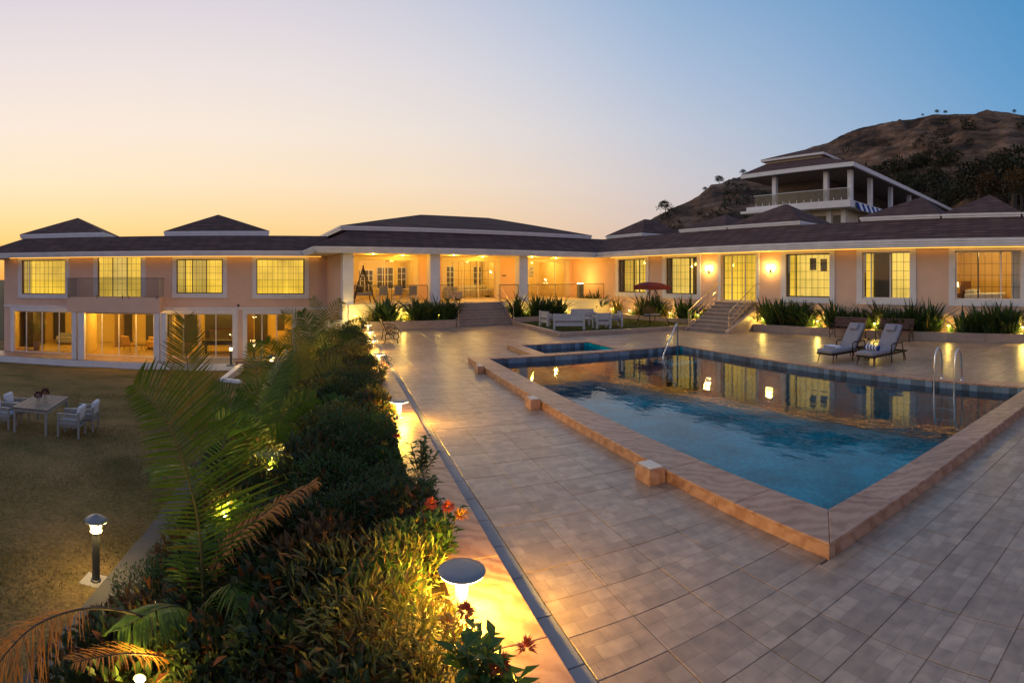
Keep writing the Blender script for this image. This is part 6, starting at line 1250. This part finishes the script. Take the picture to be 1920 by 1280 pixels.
def hill_mat():
    m = bpy.data.materials.new('hillside'); m.use_nodes = True; t = m.node_tree; p = t.nodes['Principled BSDF']; MATS['hillside'] = m
    gm = nd(t, 'ShaderNodeNewGeometry'); mp = nd(t, 'ShaderNodeMapping'); mp.inputs['Scale'].default_value = (.055, .055, .20); t.links.new(gm.outputs['Position'], mp.inputs[0])
    n = nd(t, 'ShaderNodeTexNoise'); n.inputs['Scale'].default_value = 1.0; n.inputs['Detail'].default_value = 9; n.inputs['Roughness'].default_value = .62; t.links.new(mp.outputs[0], n.inputs['Vector'])
    cr = nd(t, 'ShaderNodeValToRGB'); e = cr.color_ramp.elements; e[0].position = .34; e[0].color = (.022, .018, .016, 1); e[1].position = .70; e[1].color = (.26, .165, .115, 1)
    for p_, c in ((.45, (.075, .047, .032, 1)), (.56, (.150, .088, .056, 1))): q = e.new(p_); q.color = c
    t.links.new(n.outputs[0], cr.inputs[0])
    n2 = nd(t, 'ShaderNodeTexNoise'); n2.inputs['Scale'].default_value = .25; n2.inputs['Detail'].default_value = 8; t.links.new(gm.outputs['Position'], n2.inputs['Vector'])
    mx = nd(t, 'ShaderNodeMix', data_type='RGBA', blend_type='OVERLAY'); mx.inputs[0].default_value = .6; t.links.new(cr.outputs[0], mx.inputs[6]); t.links.new(n2.outputs[0], mx.inputs[7]); t.links.new(mx.outputs[2], p.inputs['Base Color']); p.inputs['Roughness'].default_value = .95; p.inputs['Specular IOR Level'].default_value = .1
    bp = nd(t, 'ShaderNodeBump'); bp.inputs['Strength'].default_value = .8; bp.inputs['Distance'].default_value = 2.0; t.links.new(n2.outputs[0], bp.inputs['Height']); t.links.new(bp.outputs[0], p.inputs['Normal'])
hill_mat()
tag(g.build('hill', M['hillside'], smooth=True), kind='structure')
def crown(mb, c, rad, r, n, leafs=.8):
    for _ in range(n):
        d = rdir(r, -.45); q = c + Vector((d.x * rad, d.y * rad, d.z * rad * .8)) * r.uniform(.55, 1.05); leaf(mb, q, d + rdir(r, -1) * .8, Vector((0, 0, 1)), leafs * r.uniform(.7, 1.4), leafs * .6, droop=.3)
leaf_mat('hill_leaf', (.034, .042, .024), (.060, .064, .034), (.12, .078, .045), trans=.15, rough=.8)
leaf_mat('hill_leaf_brown', (.10, .055, .022), (.15, .085, .035), (.07, .06, .02), trans=.15, rough=.8)
r = random.Random(12); mb = MB()
def wooded(x, f):
    # the belt of trees across the lower right slope, thinning towards the bare rocky top
    if x < 1560: return .10 if x > 1380 else .05
    top = .66 + .07 * math.sin(x * .023) + .06 * math.sin(x * .051); return .95 if f < top else .06
cnt = 0
while cnt < 560:
    x = r.uniform(1240, 2050); f = r.uniform(.36, .86)
    if r.random() > wooded(x, f): continue
    p = hill_pt(x, f); s = r.uniform(1.3, 3.2); crown(mb, p + Vector((0, 0, s * .55)), s, r, 70, .65 + s * .16); cnt += 1
tag(mb.build('hillside_wood', M['hill_leaf']), 'dark scrub and trees covering the lower slope of the rocky hill', 'wood', kind='stuff')
def hill_tree(p, h, rad, label, m, seed, group=None):
    r = random.Random(seed); t = thing('hill_tree', label, 'tree', p, 0, group); MB().tube([(0, 0, -.5), (.05 * h, 0, h * .35), (.02 * h, .04 * h, h * .5)], [h * .045, h * .035, h * .02], 7).build('trunk', M['bark'], t); mb = MB()
    for k in range(7): d = rdir(r, -.1); crown(mb, Vector((d.x * rad * .55, d.y * rad * .55, h * .5 + d.z * rad * .45)), rad * .6, r, 110, rad * .17)
    lim = MB()
    for k in range(5): d = rdir(r, .1); lim.tube([(.02 * h, .02 * h, h * .5), (d.x * rad * .6, d.y * rad * .6, h * .5 + d.z * rad * .4)], [h * .016, h * .006], 5)
    lim.build('limbs', M['bark'], t); mb.build('crown', M[m], t); return t
for k, (x, f, h, rad, lab) in enumerate(((1348, 1.0, 3.8, 2.6, 'small tree standing alone on the left ridge of the hill'), (1393, 1.0, 2.0, 1.6, 'little bush on the ridge just left of the pavilion roof'), (1247, .985, 4.2, 3.4, 'bushy tree at the foot of the ridge above the wing roof'), (1322, 1.0, 1.8, 1.3, 'tiny bush on the lower left ridge of the hill'), (1757, 1.0, 1.6, 1.2, 'left of two small trees on the hilltop skyline'), (1772, 1.0, 1.5, 1.1, 'right of two small trees on the hilltop skyline'), (1902, 1.0, 1.2, 1.0, 'small tree on the skyline at the right edge'), (1730, 1.0, .9, .8, 'little bush on the skyline left of the hilltop trees'))):
    hill_tree(hill_pt(x, f), h, rad, lab, 'hill_leaf', 50 + k, 'trees on the skyline')
for k, (x, y, rr_, h, rad, lab, m) in enumerate(((1900, 400, 95, 13, 6.0, 'large dark green tree at the right edge below the rocky slope', 'hill_leaf'), (1868, 396, 80, 6, 3.2, 'rust brown tree behind the wing roof near the right edge', 'hill_leaf_brown'), (1835, 398, 100, 11, 5.0, 'dark round tree left of the rust brown tree', 'hill_leaf'), (1915, 398, 85, 7, 3.6, 'rust brown bush at the very right edge above the wing roof', 'hill_leaf_brown'))):
    p = Pr(x, y, rr_); hill_tree(p, h, rad, lab, m, 70 + k, 'trees behind the wing roof')
# ---- pavilion
mat('pavilion_brown', (.16, .115, .085), .8, (.13, .09, .07), 2.0); PB = (50, 25, 9); pav = thing('hilltop_pavilion', 'two tiered white pavilion with open balcony on the slope behind the wing', 'pavilion', B(*PB), BETA, base=PB)
eu0, eu1, ev0, ev1, ez = 45.4, 83.5, 21.0, 34.0, 13.45
mb = MB(); zi = 15.05; iu0, iu1, iv0, iv1 = 48.9, 79.5, 26.3, 33.2
o4 = [(eu0, ev0), (eu1, ev0), (eu1, ev1), (eu0, ev1)]; i4 = [(iu0, iv0), (iu1, iv0), (iu1, iv1), (iu0, iv1)]
for k in range(4): a, b, c, d = o4[k], o4[(k + 1) % 4], i4[(k + 1) % 4], i4[k]; mb.tri((*a, ez), (*b, ez), (*c, zi), (*d, zi))
lr = mb.build('lower_roof', M['shingle'], pav)
m = MB().box(eu0 + .02, eu1 - .02, ev0 + .02, ev0 + .3, ez - .42, ez - .004).box(eu0 + .02, eu0 + .3, ev0 + .301, ev1 - .02, ez - .42, ez - .004).box(eu1 - .3, eu1 - .02, ev0 + .301, ev1 - .02, ez - .42, ez - .004); m.build('fascia', M['white'], lr)
m = MB(); m.box(eu0 + .31, eu1 - .31, ev0 + .31, ev1 - .1, ez - .46, ez - .30); m.build('soffit', M['pavilion_brown'], lr)
tu0, tu1, tv0, tv1 = 48.5, 79, 25.8, 33.6
m = MB(); ta_, tb_ = (52.3, 29.7, 17.0), (75, 29.7, 17.0); c4 = [(tu0, tv0, 15.5), (tu1, tv0, 15.5), (tu1, tv1, 15.5), (tu0, tv1, 15.5)]
m.tri(c4[0], c4[1], tb_, ta_); m.tri(c4[1], c4[2], tb_); m.tri(c4[2], c4[3], ta_, tb_); m.tri(c4[3], c4[0], ta_); ur = m.build('upper_roof', M['shingle'], pav)
MB().box(tu0 + .03, tu1 - .03, tv0 + .03, tv1 - .03, 15.26, 15.494).build('fascia', M['white'], ur); MB().box(iu0 + .05, iu1 - .05, iv0 + .05, iv1 - .05, 14.7, 15.259).build('clerestory', M['cream'], ur)
sl_ = MB().box(45.9, 82, 21.6, 33.6, 9.35, 10.02).build('balcony_slab', M['white'], pav)
for k in range(3): v0_, v1_ = 21.7 + k * 3.65, 21.7 + (k + 1) * 3.65 - .06; MB().box(45.95, 45.975, v0_, v1_, 10.06, 11.12).build('glass_panel', M['frosted_glass'], sl_)
MB().box(45.93, 45.99, 21.65, 32.7, 11.121, 11.17).build('railing_top', M['frame_white'], sl_)
for k in range(14): MB().box(45.94, 45.985, 21.7 + k * .82, 21.76 + k * .82, 10.021, 10.3).build('railing_clamp', M['frame_white'], sl_)
for (u, v) in ((46.5, 30.4), (46.6, 24.5), (46.8, 22.0), (51.6, 22.0), (57.5, 22.0), (64, 22.0), (71, 22.0)): MB().box(u - .22, u + .22, v - .22, v + .22, 10.021, ez - .461).build('column', M['white'], pav)
MB().box(50.5, 80, 26.4, 33.0, 10.021, ez - .462).build('inner_wall', M['pavilion_brown'], pav)
for v0_, v1_ in ((27.2, 29.0), (30.0, 32.4)): MB().box(50.42, 50.497, v0_, v1_, 10.1, 12.2).build('dark_door', M['room_dark'], pav)
for k in range(6): MB().box(52 + k * 4.5, 55.2 + k * 4.5, 26.32, 26.397, 10.1, 12.3).build('dark_door', M['room_dark'], pav)
MB().box(47.5, 80, 22.6, 33.2, 3.2, 9.349).build('lower_storey', M['cream'], pav)
for v in (23.0, 24.6, 27.0, 29.5, 32.0): MB().box(47.3, 47.497, v - .25, v + .25, 3.2, 9.348).build('pilaster', M['white'], pav)
for v0_, v1_ in ((23.4, 24.2), (25.0, 26.6)): MB().box(47.44, 47.496, v0_, v1_, 6.6, 8.8).build('window', M['room_dark'], pav)
for k in range(5): MB().box(50 + k * 4.4, 53.4 + k * 4.4, 22.52, 22.597, 6.0, 8.9).build('window', M['room_dark'], pav)
aw = MB().tube([(47.0, 21.5, 9.30), (60, 21.5, 9.30)], .04, 6).build('awning', M['frame_white'], pav)
for k in range(20): u = 47.0 + k * .62; MB().extr([(u, 21.5, 9.92), (u + .61, 21.5, 9.92), (u + .61, 21.2, 9.15), (u, 21.2, 9.15)], (0, .02, 0)).build('awning_stripe', M['towel_white' if k % 2 else 'towel_blue'], aw)
MB().box(44.6, 45.88, 27.5, 33.4, 9.2, 9.45).build('side_canopy', M['white'], pav)
t = bthing('white_deck_chair', 'white lounge seat tilted on the pavilion balcony', 'deck chair', 47.4, 29.4, 10.021); rotated(MB().box(46.9, 48.3, 29.1, 29.7, 10.25, 10.33), (47.6, 29.4, 10.3), 'X', .25).build('seat', M['white'], t); MB().box(47.0, 47.1, 29.15, 29.65, 10.021, 10.24).build('leg', M['white'], t); MB().box(48.0, 48.1, 29.15, 29.65, 10.021, 10.24).build('leg', M['white'], t)
